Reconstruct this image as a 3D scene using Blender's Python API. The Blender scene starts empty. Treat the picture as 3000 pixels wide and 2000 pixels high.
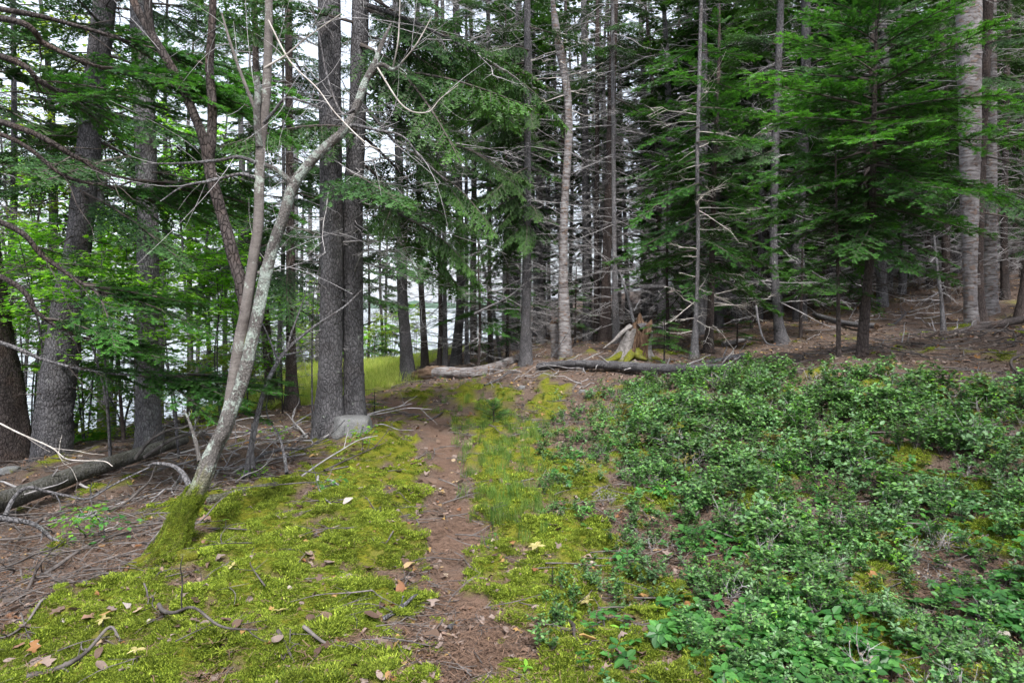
import bpy, math, random
import numpy as np
from mathutils import Vector, Matrix, Euler

# ------------------------------------------------------------------ camera, world, sun, exposure
sc = bpy.context.scene
F, U0, V0, HC = 2000.0, 1500.0, 900.0, 1.6          # focal length and horizon in photo pixels, eye height
cam_d = bpy.data.cameras.new('camera')
cam = bpy.data.objects.new('camera', cam_d)
sc.collection.objects.link(cam)
cam.location = (0, 0, HC)
cam.rotation_euler = (math.radians(90), 0, 0)
cam_d.sensor_width = 36.0
cam_d.lens = 24.0
cam_d.shift_y = -100.0 / 3000.0
cam_d.clip_start = 0.05
cam_d.clip_end = 20000
sc.camera = cam

SUN_EL, SUN_AZ = math.radians(56), math.radians(172)      # azimuth measured from +Y towards +X
world = bpy.data.worlds.new('World')
sc.world = world
world.use_nodes = True
wn = world.node_tree
wn.nodes.clear()
w_out = wn.nodes.new('ShaderNodeOutputWorld')
w_bg = wn.nodes.new('ShaderNodeBackground')
w_sky = wn.nodes.new('ShaderNodeTexSky')
w_sky.sky_type = 'NISHITA'
w_sky.sun_disc = False
w_sky.sun_elevation = SUN_EL
w_sky.sun_rotation = SUN_AZ
w_sky.dust_density = 3.0
w_hsv = wn.nodes.new('ShaderNodeHueSaturation')           # overcast: the blue mostly gone
w_hsv.inputs['Saturation'].default_value = 0.55
w_bg.inputs['Strength'].default_value = 0.11
wn.links.new(w_sky.outputs[0], w_hsv.inputs['Color'])
w_mix = wn.nodes.new('ShaderNodeMix')                       # an even cloud layer over the clear sky
w_mix.data_type = 'RGBA'
w_mix.inputs[0].default_value = 0.6
w_mix.inputs[7].default_value = (2.7, 2.9, 3.3, 1)
wn.links.new(w_hsv.outputs[0], w_mix.inputs[6])
wn.links.new(w_mix.outputs[2], w_bg.inputs['Color'])
wn.links.new(w_bg.outputs[0], w_out.inputs['Surface'])

sun_d = bpy.data.lights.new('sun', 'SUN')
sun_d.energy = 1.5
sun_d.angle = math.radians(11)
sun_d.color = (1.0, 0.985, 0.96)
sun = bpy.data.objects.new('sun', sun_d)
sc.collection.objects.link(sun)
sdir = Vector((math.sin(SUN_AZ) * math.cos(SUN_EL), math.cos(SUN_AZ) * math.cos(SUN_EL), math.sin(SUN_EL)))
sun.rotation_euler = sdir.to_track_quat('Z', 'Y').to_euler()

sc.view_settings.view_transform = 'Standard'
sc.view_settings.look = 'None'
sc.view_settings.gamma = 1.0
sc.view_settings.use_curve_mapping = False
sc.view_settings.exposure = 2.2
sc.render.engine = 'CYCLES'
sc.cycles.use_adaptive_sampling = True
sc.cycles.adaptive_threshold = 0.03
sc.cycles.max_bounces = 5
sc.cycles.diffuse_bounces = 3
sc.cycles.glossy_bounces = 2
sc.cycles.transmission_bounces = 4
sc.cycles.use_denoising = True
sc.cycles.caustics_reflective = False
sc.cycles.caustics_refractive = False

COL = sc.collection
rng = np.random.default_rng(7)
R = math.radians
TAU = 2 * math.pi


# ------------------------------------------------------------------ small helpers
def unit(v):
    v = np.asarray(v, float)
    return v / np.maximum(np.linalg.norm(v, axis=-1, keepdims=True), 1e-9)


class Noise:
    """smooth noise from sums of sines in random directions"""
    def __init__(self, seed, n=14, dim=2):
        r = np.random.default_rng(seed)
        self.k = r.normal(size=(n, dim))
        self.k /= np.linalg.norm(self.k, axis=1, keepdims=True)
        self.k *= r.uniform(0.55, 1.6, (n, 1)) * TAU
        self.p = r.uniform(0, TAU, n)
        self.n = n

    def __call__(self, *c, scale=1.0):
        P = np.stack(np.broadcast_arrays(*c), -1) * scale
        out = np.zeros(P.shape[:-1])
        for k, p in zip(self.k, self.p):
            out += np.sin(P @ k + p)
        return out / math.sqrt(self.n / 2) * 0.6


NZ = [Noise(100 + i) for i in range(8)]
NZ3 = [Noise(200 + i, dim=3) for i in range(4)]


def make_mesh(name, parts, mats, smooth=True, vattr=None):
    """parts: list of (verts, faces, material index, face tint or None); vattr: {name: values over all verts}"""
    vs, loops, starts, totals, mi, tint = [], [], [], [], [], []
    off = lo = 0
    for V, Fc, m, t in parts:
        V = np.asarray(V, float).reshape(-1, 3)
        Fc = np.asarray(Fc, int)
        vs.append(V)
        k = Fc.shape[1]
        nf = len(Fc)
        loops.append((Fc + off).ravel())
        starts.append(lo + np.arange(nf) * k)
        totals.append(np.full(nf, k))
        lo += nf * k
        mi.append(np.full(nf, m) if np.isscalar(m) else np.asarray(m))
        tint.append(np.full(nf, 0.5) if t is None else np.broadcast_to(t, nf))
        off += len(V)
    V = np.concatenate(vs)
    L = np.concatenate(loops)
    me = bpy.data.meshes.new(name)
    me.vertices.add(len(V))
    me.vertices.foreach_set('co', V.ravel())
    me.loops.add(len(L))
    me.loops.foreach_set('vertex_index', L.astype(np.int32))
    S = np.concatenate(starts)
    me.polygons.add(len(S))
    me.polygons.foreach_set('loop_start', S.astype(np.int32))
    me.polygons.foreach_set('loop_total', np.concatenate(totals).astype(np.int32))
    for m in mats:
        me.materials.append(m)
    me.polygons.foreach_set('material_index', np.concatenate(mi).astype(np.int32))
    me.polygons.foreach_set('use_smooth', np.full(len(S), smooth))
    a = me.attributes.new('tint', 'FLOAT', 'FACE')
    a.data.foreach_set('value', np.concatenate(tint).astype(np.float32))
    for k, v in (vattr or {}).items():
        a = me.attributes.new(k, 'FLOAT', 'POINT')
        a.data.foreach_set('value', np.asarray(v, np.float32))
    me.update(calc_edges=True)
    me.validate()
    return me


def obj(name, me, parent=None, loc=(0, 0, 0), rot=(0, 0, 0), scale=1.0, kind=None):
    o = bpy.data.objects.new(name, me)
    COL.objects.link(o)
    o.parent = parent
    o.location = loc
    o.rotation_euler = rot
    o.scale = (scale,) * 3 if np.isscalar(scale) else scale
    if kind:
        o['kind'] = kind
    return o


def tag(o, label, cat, group=None):
    o['label'] = label
    o['category'] = cat
    if group:
        o['group'] = group
    return o


def thing(name, label, cat, loc=(0, 0, 0), group=None):
    return tag(obj(name, None, loc=loc), label, cat, group)


def tubes(P, Rd, ns=5):
    """many tubes at once: P (N,K,3), Rd (N,K)"""
    P = np.asarray(P, float)
    Rd = np.asarray(Rd, float)
    N, K, _ = P.shape
    T = unit(np.gradient(P, axis=1))
    mean = unit(T.mean(1))
    ref = np.where(np.abs(mean[:, 2:3]) > 0.8, np.array([[1.0, 0.1, 0]]), np.array([[0, 0, 1.0]]))[:, None, :]
    n1 = unit(np.cross(T, ref))
    n2 = np.cross(T, n1)
    th = np.arange(ns) * TAU / ns
    V = P[:, :, None, :] + Rd[:, :, None, None] * (np.cos(th)[:, None] * n1[:, :, None, :] + np.sin(th)[:, None] * n2[:, :, None, :])
    i = np.arange(ns)
    j = (i + 1) % ns
    k = np.arange(K - 1)[:, None]
    q = np.stack([k * ns + i, k * ns + j, (k + 1) * ns + j, (k + 1) * ns + i], -1).reshape(-1, 4)
    Fc = (q[None] + (np.arange(N) * K * ns)[:, None, None]).reshape(-1, 4)
    return V.reshape(-1, 3), Fc


def spline(pts, n):
    """Catmull-Rom through pts (any columns), n samples"""
    P = np.asarray(pts, float)
    P = np.vstack([2 * P[0] - P[1], P, 2 * P[-1] - P[-2]])
    m = len(P) - 3
    t = np.linspace(0, m - 1e-6, n)
    i = t.astype(int)
    f = (t - i)[:, None]
    a, b, c, d = P[i], P[i + 1], P[i + 2], P[i + 3]
    return 0.5 * (2 * b + (c - a) * f + (2 * a - 5 * b + 4 * c - d) * f ** 2 + (3 * b - a - 3 * c + d) * f ** 3)


def W(u, v, Y):
    """the place seen at photo pixel (u, v) at distance Y"""
    return np.array([(u - U0) / F * Y, Y, HC - (v - V0) / F * Y])


# ------------------------------------------------------------------ terrain heights
CTRL = np.array([
    (0, 0, 0), (0, -8, .2), (-3, 0, -.1), (3, 0, .05), (-2.2, 2.9, -.08), (0, 2.9, 0), (2.2, 2.9, .05),
    (-2.2, 4.3, 0), (-1, 5, .08), (-5, 5, -.35), (-3.5, 7, -.2), (-5.6, 8.4, -.3), (-4.6, 8.8, -.25), (-2.1, 8.6, 0),
    (-3.7, 11.7, -.2), (0, 10, .0), (-1.2, 11, 0), (-2.3, 15, 0), (-2.5, 20, -.1), (-4, 25, -.35), (-8, 24, -.6),
    (-5, 32, -1.5), (-12, 14, -1.5), (-10, 20, -2.2), (-9, 10, -.9), (-15, 30, -4.5), (-30, 20, -7), (-30, 60, -9),
    (-10, 45, -5.5), (0, 40, .2), (5, 60, 1.5), (-6, 40, -3.0), (-5, 70, -6), (-12, 90, -9),
    (2.3, 13, .6), (.5, 14, .4), (4.5, 13, .62), (4.6, 9, .95), (2, 7, .3), (3, 5, .2), (4, 6, .5), (6, 8, 1.0), (7, 10, 1.2),
    (2.3, 9.5, .45), (7, 16, 1.25), (10.4, 16, 1.75), (9.5, 14, 1.3), (8, 20, 1.4), (2, 20, .65), (2, 30, 1.0),
    (20, 30, 3.5), (30, 60, 5), (15, 40, 3), (10, 3, 1.0), (15, 10, 2.2), (10, -8, .8), (-10, -8, -1), (-10, 3, -1.0),
    (-20, 5, -4.5), (0, 5, 0), (0, 7, 0), (1, 4, .03), (.8, 6, .1), (60, 30, 7), (40, 90, 7), (-60, 30, -12), (50, -10, 4), (-50, -10, -8),
], float)
_d = np.sqrt(((CTRL[:, None, :2] - CTRL[None, :, :2]) ** 2).sum(-1) + 0.36)
_n = len(CTRL)
_A = np.zeros((_n + 3, _n + 3))
_A[:_n, :_n] = _d
_A[:_n, _n] = 1
_A[:_n, _n + 1:] = CTRL[:, :2]
_A[_n:, :_n] = _A[:_n, _n:].T
_w = np.linalg.solve(_A, np.concatenate([CTRL[:, 2], np.zeros(3)]))


def ground_base(X, Y):
    X = np.clip(np.asarray(X, float), -60, 60)
    Y = np.clip(np.asarray(Y, float), -15, 95)
    out = _w[_n] + _w[_n + 1] * X + _w[_n + 2] * Y
    for (cx, cy, _), w in zip(CTRL, _w[:_n]):
        out = out + w * np.sqrt((X - cx) ** 2 + (Y - cy) ** 2 + 0.36)
    return out


def px2w(u, v):
    """ground point seen at photo pixel (u, v)"""
    Y = np.geomspace(1.2, 70, 1500)
    X = (u - U0) / F * Y
    Z = HC - (v - V0) / F * Y
    hit = np.nonzero(Z <= ground_base(X, Y))[0]
    i = hit[0] if len(hit) else len(Y) - 1
    return np.array([X[i], Y[i], float(ground_base(X[i], Y[i]))])


def poly(px):
    return np.array([px2w(u, v)[:2] for u, v in px])


def inside(pg, X, Y):
    c = np.zeros(np.shape(X), bool)
    x0, y0 = pg[-1]
    for x1, y1 in pg:
        cond = ((y1 > Y) != (y0 > Y))
        with np.errstate(divide='ignore', invalid='ignore'):
            c ^= cond & (X < (x0 - x1) * (Y - y1) / (y0 - y1 + 1e-12) + x1)
        x0, y0 = x1, y1
    return c


PATH = np.array([px2w(u, v)[:2] for u, v in [(1420, 2600), (1390, 2000), (1360, 1860), (1335, 1720), (1325, 1580), (1325, 1460), (1315, 1370),
                 (1295, 1290), (1262, 1225), (1195, 1190), (1110, 1172), (1010, 1160)]])
PATH = spline(PATH, 160)
MOSS_L = poly([(0, 1860), (330, 1700), (470, 1660), (560, 1560), (640, 1470), (800, 1420), (930, 1370), (1010, 1310), (1130, 1250), (1210, 1280),
               (1240, 1400), (1250, 1560), (1225, 1680), (1220, 1800), (1190, 1880), (1270, 2000), (1300, 2300), (300, 2600), (-900, 2300), (-400, 1960)])
MOSS_R = poly([(1440, 1250), (1540, 1240), (1620, 1330), (1720, 1480), (1800, 1620), (1950, 1750), (2100, 1900), (2250, 2300), (1480, 2300), (1455, 1900), (1400, 1700),
               (1400, 1560), (1390, 1450), (1370, 1340)])
MOSS_M = poly([(1060, 1230), (1080, 1190), (1150, 1150), (1300, 1125), (1500, 1130), (1680, 1125), (1640, 1230), (1440, 1260), (1380, 1300), (1330, 1230), (1240, 1205), (1160, 1215)])
SHRUB = poly([(1600, 1240), (1750, 1165), (1900, 1130), (2100, 1120), (2300, 1100), (2500, 1105), (2700, 1150), (2850, 1150), (3100, 1140), (3700, 1170),
              (3900, 1700), (3600, 2500), (2300, 2600), (2060, 2000), (1880, 1800), (1760, 1600), (1640, 1430), (1520, 1290)])
MEADOW = poly([(600, 1105), (840, 1075), (1060, 1042), (1190, 1042), (1230, 1070), (1200, 1130), (1090, 1165), (900, 1190), (700, 1180), (600, 1150)])
MEADOW = np.array([(-1.9, 14.2), (-2.4, 16), (-2.9, 19), (-2.2, 22), (-1.2, 25), (-2.5, 30), (-6, 31), (-9.5, 27), (-9, 20), (-7.5, 16), (-5.6, 13), (-3.6, 12.6)])


def path_dist(X, Y):
    d = np.full(np.shape(X), 1e9)
    for x, y in PATH[::2]:
        d = np.minimum(d, (X - x) ** 2 + (Y - y) ** 2)
    return np.sqrt(d)


def zones(X, Y):
    X = np.asarray(X, float)
    Y = np.asarray(Y, float)
    n = lambda i, s: NZ[i](X, Y, scale=s)
    wx = X + 0.10 * n(0, 1.6) + 0.06 * n(1, 5.0)
    wy = Y + 0.12 * n(2, 1.6) + 0.06 * n(3, 5.0)
    pd = path_dist(wx, wy)
    path = np.clip(((0.125 + 0.012 * np.clip(Y - 5, 0, 6)) - pd) / 0.10 + 0.5 + 0.55 * n(4, 1.7) + 0.4 * n(7, 5.0), 0, 1)
    fringe = np.clip((0.36 - pd) / 0.2, 0, 1)
    ml, mr, mm = inside(MOSS_L, wx, wy), inside(MOSS_R, wx, wy), inside(MOSS_M, wx, wy)
    moss = np.where(ml, np.clip(1.15 + 0.9 * n(5, 1.3) + 0.7 * n(1, 4.5), 0, 1), 0)
    moss = np.where(mr, np.clip(1.05 + 0.9 * n(5, 1.3) + 0.6 * n(1, 4.5), 0, 1), moss)
    moss = np.where(mm, np.clip(0.55 + 0.9 * n(5, 1.1) + 0.4 * n(1, 4.0), 0, 1), moss)
    sh = inside(SHRUB, wx, wy)
    moss = np.where(sh & ~mr, np.clip(-0.1 + 1.2 * n(6, 0.9) + 0.5 * n(1, 4.0), 0, 1), moss)
    rest = ~(ml | mr | mm | sh)
    moss = np.where(rest, np.clip(-0.8 + 1.1 * n(6, 0.7) + 0.6 * n(1, 3.0), 0, 1) * (Y < 25), moss)
    moss = moss * (1 - path) * np.where(fringe > 0.3, np.clip(0.8 + 0.9 * n(7, 2.5), 0, 1), 1)
    grass = inside(MEADOW, wx, wy).astype(float)
    moss = moss * (1 - grass)
    left = rest & (X < -1.5)
    return dict(path=path, moss=moss, grass=grass, shrub=sh.astype(float), fringe=fringe * (1 - path), left=left.astype(float))


def ground(X, Y, z=None):
    """height with the relief that the ground mesh carries"""
    X = np.asarray(X, float)
    Y = np.asarray(Y, float)
    z = zones(X, Y) if z is None else z
    h = ground_base(X, Y)
    near = np.exp(-np.maximum(Y - 14, 0) / 10)
    h = h + 0.035 * NZ[0](X, Y, scale=0.55) + 0.02 * NZ[1](X, Y, scale=1.6) * near
    h = h + z['moss'] * (0.035 + 0.042 * NZ[2](X, Y, scale=2.2) + 0.014 * NZ[3](X, Y, scale=6.5)) * near
    h = h - 0.03 * z['path'] + (1 - z['moss']) * 0.008 * NZ[4](X, Y, scale=6.0) * near
    return h


def gz(x, y):
    return float(ground(np.array([x]), np.array([y]))[0])


# ------------------------------------------------------------------ materials
class NT:
    def __init__(self, name):
        self.m = bpy.data.materials.new(name)
        self.m.use_nodes = True
        self.t = self.m.node_tree
        self.t.nodes.clear()
        self.out = self.n('ShaderNodeOutputMaterial')

    def n(self, typ, **kw):
        nd = self.t.nodes.new(typ)
        for k, v in kw.items():
            setattr(nd, k, v)
        return nd

    def put(self, sock, val):
        if isinstance(val, bpy.types.NodeSocket):
            self.t.links.new(val, sock)
        elif isinstance(val, (tuple, list)):
            sock.default_value = tuple(val) + (1,) if len(sock.default_value) == 4 and len(val) == 3 else val
        else:
            sock.default_value = val

    def coord(self, which='Object'):
        return self.n('ShaderNodeTexCoord').outputs[which]

    def attr(self, name):
        return self.n('ShaderNodeAttribute', attribute_name=name).outputs['Fac']

    def scale(self, vec, s):
        nd = self.n('ShaderNodeMapping')
        self.put(nd.inputs['Vector'], vec)
        nd.inputs['Scale'].default_value = s
        return nd.outputs[0]

    def noise(self, vec, s, detail=4, rough=0.55, dist=0.0):
        nd = self.n('ShaderNodeTexNoise')
        self.put(nd.inputs['Vector'], vec)
        nd.inputs['Scale'].default_value = s
        nd.inputs['Detail'].default_value = detail
        nd.inputs['Roughness'].default_value = rough
        nd.inputs['Distortion'].default_value = dist
        return nd.outputs['Fac']

    def voro(self, vec, s, feature='F1', out='Distance'):
        nd = self.n('ShaderNodeTexVoronoi', feature=feature)
        self.put(nd.inputs['Vector'], vec)
        nd.inputs['Scale'].default_value = s
        return nd.outputs[out]

    def ramp(self, fac, stops):
        nd = self.n('ShaderNodeValToRGB')
        el = nd.color_ramp.elements
        while len(el) < len(stops):
            el.new(0.5)
        for e, (p, c) in zip(el, stops):
            e.position = p
            e.color = (c, c, c, 1) if np.isscalar(c) else tuple(c) + (1,)
        self.put(nd.inputs['Fac'], fac)
        return nd.outputs['Color']

    def mix(self, fac, a, b, blend='MIX'):
        nd = self.n('ShaderNodeMix', data_type='RGBA', blend_type=blend)
        self.put(nd.inputs[0], fac)
        self.put(nd.inputs[6], a)
        self.put(nd.inputs[7], b)
        return nd.outputs[2]

    def math(self, op, a, b=0.0, clamp=False):
        nd = self.n('ShaderNodeMath', operation=op, use_clamp=clamp)
        self.put(nd.inputs[0], a)
        self.put(nd.inputs[1], b)
        return nd.outputs[0]

    def bump(self, h, strength=0.5, dist=0.02):
        nd = self.n('ShaderNodeBump')
        nd.inputs['Strength'].default_value = strength
        nd.inputs['Distance'].default_value = dist
        self.put(nd.inputs['Height'], h)
        return nd.outputs[0]

    def principled(self, col, rough=0.85, spec=0.2, normal=None):
        nd = self.n('ShaderNodeBsdfPrincipled')
        self.put(nd.inputs['Base Color'], col)
        self.put(nd.inputs['Roughness'], rough)
        nd.inputs['Specular IOR Level'].default_value = spec
        if normal is not None:
            self.put(nd.inputs['Normal'], normal)
        return nd.outputs[0]

    def end(self, sh):
        self.t.links.new(sh, self.out.inputs['Surface'])
        return self.m


def foliage(name, dark, light, trans=0.3, rough=0.55, spec=0.3, tcol=None, vary=0.35, odd=None):
    t = NT(name)
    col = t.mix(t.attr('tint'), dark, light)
    rnd = t.n('ShaderNodeObjectInfo').outputs['Random']
    if odd:                                                   # a few individuals of another colour
        col = t.mix(t.ramp(rnd, [(0.0, 0), (odd[0], 0), (odd[0] + 0.01, 0.85), (1, 0.85)]), col, odd[1])
    v = t.math('ADD', t.math('MULTIPLY', t.math('FRACT', t.math('MULTIPLY', rnd, 7.31)), vary), 1 - vary / 2)
    pos = t.n('ShaderNodeNewGeometry').outputs['Position']
    nz = t.math('ADD', t.math('MULTIPLY', t.noise(pos, 1.7, 3), 1.3), 0.35)
    col = t.mix(1.0, col, t.math('MULTIPLY', v, nz), 'MULTIPLY')
    p = t.principled(col, rough, spec)
    tr = t.n('ShaderNodeBsdfTranslucent')
    t.put(tr.inputs['Color'], t.mix(1.0, col, tcol or (1.5, 1.6, 0.7), 'MULTIPLY'))
    mx = t.n('ShaderNodeMixShader')
    mx.inputs[0].default_value = trans
    t.t.links.new(p, mx.inputs[1])
    t.t.links.new(tr.outputs[0], mx.inputs[2])
    return t.end(mx.outputs[0])


def bark(name, dark, light, lichen=(0.30, 0.33, 0.29), lich=0.62, plates=34.0, stretch=0.45, warm=(0.12, 0.075, 0.055), bumps=0.9, crack=0.55):
    t = NT(name)
    co = t.coord()
    sv = t.scale(co, (1, 1, stretch))
    big = t.noise(sv, 5.0, 5, 0.6)
    pl = t.voro(t.mix(0.06, sv, t.n('ShaderNodeTexNoise').outputs['Color']), plates, 'DISTANCE_TO_EDGE')
    cr = t.ramp(pl, [(0.0, 0.0), (0.12, 0.75), (0.5, 1.0)])
    fine = t.noise(sv, 60.0, 5, 0.65)
    col = t.mix(t.ramp(big, [(0.3, 0), (0.7, 1)]), dark, light)
    col = t.mix(t.ramp(t.noise(co, 3.1, 3), [(0.5, 0), (0.75, 0.6)]), col, warm)
    col = t.mix(1.0, col, t.math('ADD', t.math('MULTIPLY', fine, 0.9), 0.5), 'MULTIPLY')
    col = t.mix(1.0, col, t.math('ADD', t.math('MULTIPLY', cr, crack), 1 - crack), 'MULTIPLY')
    lm = t.math('MULTIPLY', t.ramp(t.noise(co, 7.0, 8, 0.78, 0.4), [(lich, 0), (lich + 0.05, 1)]), t.ramp(t.noise(co, 30.0, 3), [(0.3, 0.35), (0.6, 0.9)]))
    col = t.mix(lm, col, lichen)
    mossm = t.math('MULTIPLY', t.attr('moss'), t.ramp(t.noise(co, 14.0, 5, 0.7), [(0.25, 0.4), (0.5, 1)]), True)
    mosscol = t.mix(t.noise(co, 40.0, 4), (0.05, 0.06, 0.006), (0.20, 0.20, 0.02))
    col = t.mix(mossm, col, mosscol)
    h = t.math('ADD', t.math('MULTIPLY', cr, 0.7 * min(1, crack / 0.5)), t.math('ADD', t.math('MULTIPLY', fine, 0.8), t.math('MULTIPLY', big, 1.4)))
    return t.end(t.principled(col, 0.92, 0.15, t.bump(h, bumps, 0.02)))


M = {}
M['bark'] = bark('spruce_bark', (0.070, 0.067, 0.072), (0.175, 0.168, 0.176), warm=(0.09, 0.078, 0.077))
M['bark_brown'] = bark('fir_bark', (0.060, 0.047, 0.044), (0.125, 0.102, 0.095), lich=0.68)
M['bark_pale'] = bark('grey_bark', (0.12, 0.114, 0.120), (0.24, 0.232, 0.240), lichen=(0.30, 0.33, 0.30), lich=0.60, warm=(0.13, 0.10, 0.09))
M['bark_lichen'] = bark('lichened_bark', (0.085, 0.075, 0.070), (0.21, 0.195, 0.185), lichen=(0.33, 0.38, 0.34), lich=0.51, plates=60, bumps=1.0, crack=0.25, stretch=0.8, warm=(0.10, 0.092, 0.088))
M['bark_dark'] = bark('wet_bark', (0.045, 0.038, 0.036), (0.11, 0.09, 0.085), lich=0.66)
M['bark_smooth'] = bark('smooth_bark', (0.115, 0.10, 0.093), (0.20, 0.18, 0.168), lichen=(0.34, 0.38, 0.34), lich=0.58, plates=26, stretch=3.0, bumps=0.6, crack=0.14, warm=(0.11, 0.095, 0.088))


def birch(name):
    t = NT(name)
    co = t.coord()
    band = t.noise(t.scale(co, (1.5, 1.5, 11)), 2.0, 6, 0.72, 0.8)
    col = t.ramp(band, [(0.30, (0.035, 0.030, 0.030)), (0.42, (0.14, 0.125, 0.125)), (0.56, (0.25, 0.235, 0.235)), (0.75, (0.38, 0.365, 0.365))])
    peel = t.ramp(t.noise(t.scale(co, (4, 4, 9)), 2.2, 4), [(0.56, 0), (0.60, 1)])
    col = t.mix(t.math('MULTIPLY', peel, 0.7), col, (0.20, 0.135, 0.105))
    col = t.mix(t.ramp(t.noise(co, 2.3, 4), [(0.55, 0), (0.7, 0.8)]), col, (0.09, 0.07, 0.06))
    lines = t.ramp(t.noise(t.scale(co, (2.2, 2.2, 38)), 1.5, 4, 0.7, 1.2), [(0.60, 0), (0.66, 0.85)])
    col = t.mix(lines, col, (0.035, 0.03, 0.03))
    col = t.mix(t.attr('moss'), col, (0.10, 0.11, 0.015))
    h = t.math('ADD', band, t.math('ADD', peel, t.noise(co, 11.0, 5, 0.7)))
    return t.end(t.principled(col, 0.85, 0.15, t.bump(h, 1.0, 0.03)))


M['birch'] = birch('birch_bark')


def wood(name, cols, s=(3, 3, 30), bumps=0.8):
    t = NT(name)
    co = t.coord()
    g = t.noise(t.scale(co, s), 1.6, 6, 0.65, 0.3)
    col = t.ramp(g, [(0.3, cols[0]), (0.5, cols[1]), (0.72, cols[2])])
    col = t.mix(t.attr('moss'), col, t.mix(t.noise(co, 50.0, 4), (0.045, 0.05, 0.008), (0.13, 0.125, 0.02)))
    return t.end(t.principled(col, 0.9, 0.15, t.bump(g, bumps, 0.02)))


M['rotten'] = wood('rotten_wood', [(0.016, 0.010, 0.007), (0.070, 0.042, 0.027), (0.18, 0.125, 0.085)], (30, 30, 3))
M['rotten_log'] = wood('splintered_wood', [(0.035, 0.022, 0.016), (0.12, 0.078, 0.054), (0.26, 0.195, 0.15)], (4, 4, 40))
M['grey_wood'] = wood('weathered_wood', [(0.07, 0.062, 0.058), (0.17, 0.155, 0.148), (0.31, 0.29, 0.28)], (14, 14, 14))


def twig_mat(name, a, b):
    t = NT(name)
    n = t.noise(t.coord(), 9.0, 4, 0.7)
    col = t.mix(t.ramp(n, [(0.35, 0), (0.65, 1)]), a, b)
    rnd = t.n('ShaderNodeObjectInfo').outputs['Random']
    col = t.mix(1.0, col, t.math('ADD', t.math('MULTIPLY', rnd, 0.5), 0.75), 'MULTIPLY')
    col = t.mix(t.math('MULTIPLY', t.attr('tint'), 0.6), col, t.mix(1.0, col, (1.5, 1.45, 1.4), 'MULTIPLY'))
    return t.end(t.principled(col, 0.9, 0.15))


M['twig'] = twig_mat('dead_twig', (0.14, 0.132, 0.135), (0.31, 0.30, 0.305))
M['twig_dark'] = twig_mat('dark_twig', (0.035, 0.030, 0.028), (0.085, 0.072, 0.066))
M['twig_pale'] = twig_mat('pale_twig', (0.22, 0.20, 0.185), (0.46, 0.43, 0.40))
M['stick'] = twig_mat('stick', (0.045, 0.039, 0.037), (0.125, 0.112, 0.107))

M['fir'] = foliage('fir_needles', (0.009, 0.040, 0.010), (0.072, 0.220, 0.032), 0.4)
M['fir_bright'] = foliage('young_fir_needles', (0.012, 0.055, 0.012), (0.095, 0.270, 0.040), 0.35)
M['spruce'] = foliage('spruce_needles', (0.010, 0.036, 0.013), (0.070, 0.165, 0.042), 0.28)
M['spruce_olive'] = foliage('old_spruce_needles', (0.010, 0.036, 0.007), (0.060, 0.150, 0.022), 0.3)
M['leaf'] = foliage('maple_leaves', (0.07, 0.22, 0.02), (0.26, 0.50, 0.06), 0.58, 0.5, 0.35)
M['leaf_yellow'] = foliage('yellow_green_leaves', (0.09, 0.16, 0.012), (0.28, 0.36, 0.04), 0.55, 0.5, 0.3)
M['shrub'] = foliage('blueberry_leaves', (0.014, 0.064, 0.014), (0.150, 0.295, 0.082), 0.34, 0.42, 0.35, vary=0.7, odd=(0.965, (0.20, 0.16, 0.03)))
M['shrub_pale'] = foliage('pale_shrub_leaves', (0.045, 0.12, 0.040), (0.19, 0.33, 0.15), 0.3, 0.45, 0.4)
M['bunch'] = foliage('bunchberry_leaves', (0.018, 0.080, 0.016), (0.070, 0.210, 0.038), 0.28, 0.42, 0.4)
M['moss'] = foliage('moss', (0.038, 0.072, 0.010), (0.315, 0.375, 0.052), 0.32, 0.8, 0.1, vary=0.8)
M['grass'] = foliage('meadow_grass', (0.16, 0.26, 0.035), (0.52, 0.52, 0.17), 0.4, 0.6, 0.2)
M['grass_low'] = foliage('thin_grass', (0.05, 0.13, 0.025), (0.20, 0.27, 0.07), 0.4, 0.6, 0.2)
M['fern'] = foliage('fern_fronds', (0.035, 0.13, 0.012), (0.11, 0.28, 0.03), 0.45, 0.6, 0.2)
M['whorl'] = foliage('pale_yellow_leaves', (0.30, 0.26, 0.09), (0.48, 0.42, 0.19), 0.3, 0.6, 0.3, (1.2, 1.1, 0.7), 0.2)


def litter_mat():
    t = NT('dry_leaves')
    rnd = t.n('ShaderNodeObjectInfo').outputs['Random']
    col = t.ramp(rnd, [(0.0, (0.07, 0.042, 0.030)), (0.3, (0.14, 0.092, 0.066)), (0.5, (0.19, 0.145, 0.125)), (0.7, (0.25, 0.19, 0.16)),
                       (0.85, (0.20, 0.085, 0.035)), (0.94, (0.34, 0.22, 0.08)), (1.0, (0.36, 0.32, 0.29))])
    n = t.noise(t.coord(), 30.0, 4)
    col = t.mix(1.0, col, t.math('ADD', t.math('MULTIPLY', n, 0.8), 0.6), 'MULTIPLY')
    p = t.principled(col, 0.7, 0.25)
    tr = t.n('ShaderNodeBsdfTranslucent')
    t.put(tr.inputs['Color'], col)
    mx = t.n('ShaderNodeMixShader')
    mx.inputs[0].default_value = 0.15
    t.t.links.new(p, mx.inputs[1])
    t.t.links.new(tr.outputs[0], mx.inputs[2])
    return t.end(mx.outputs[0])


M['litter'] = litter_mat()


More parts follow.
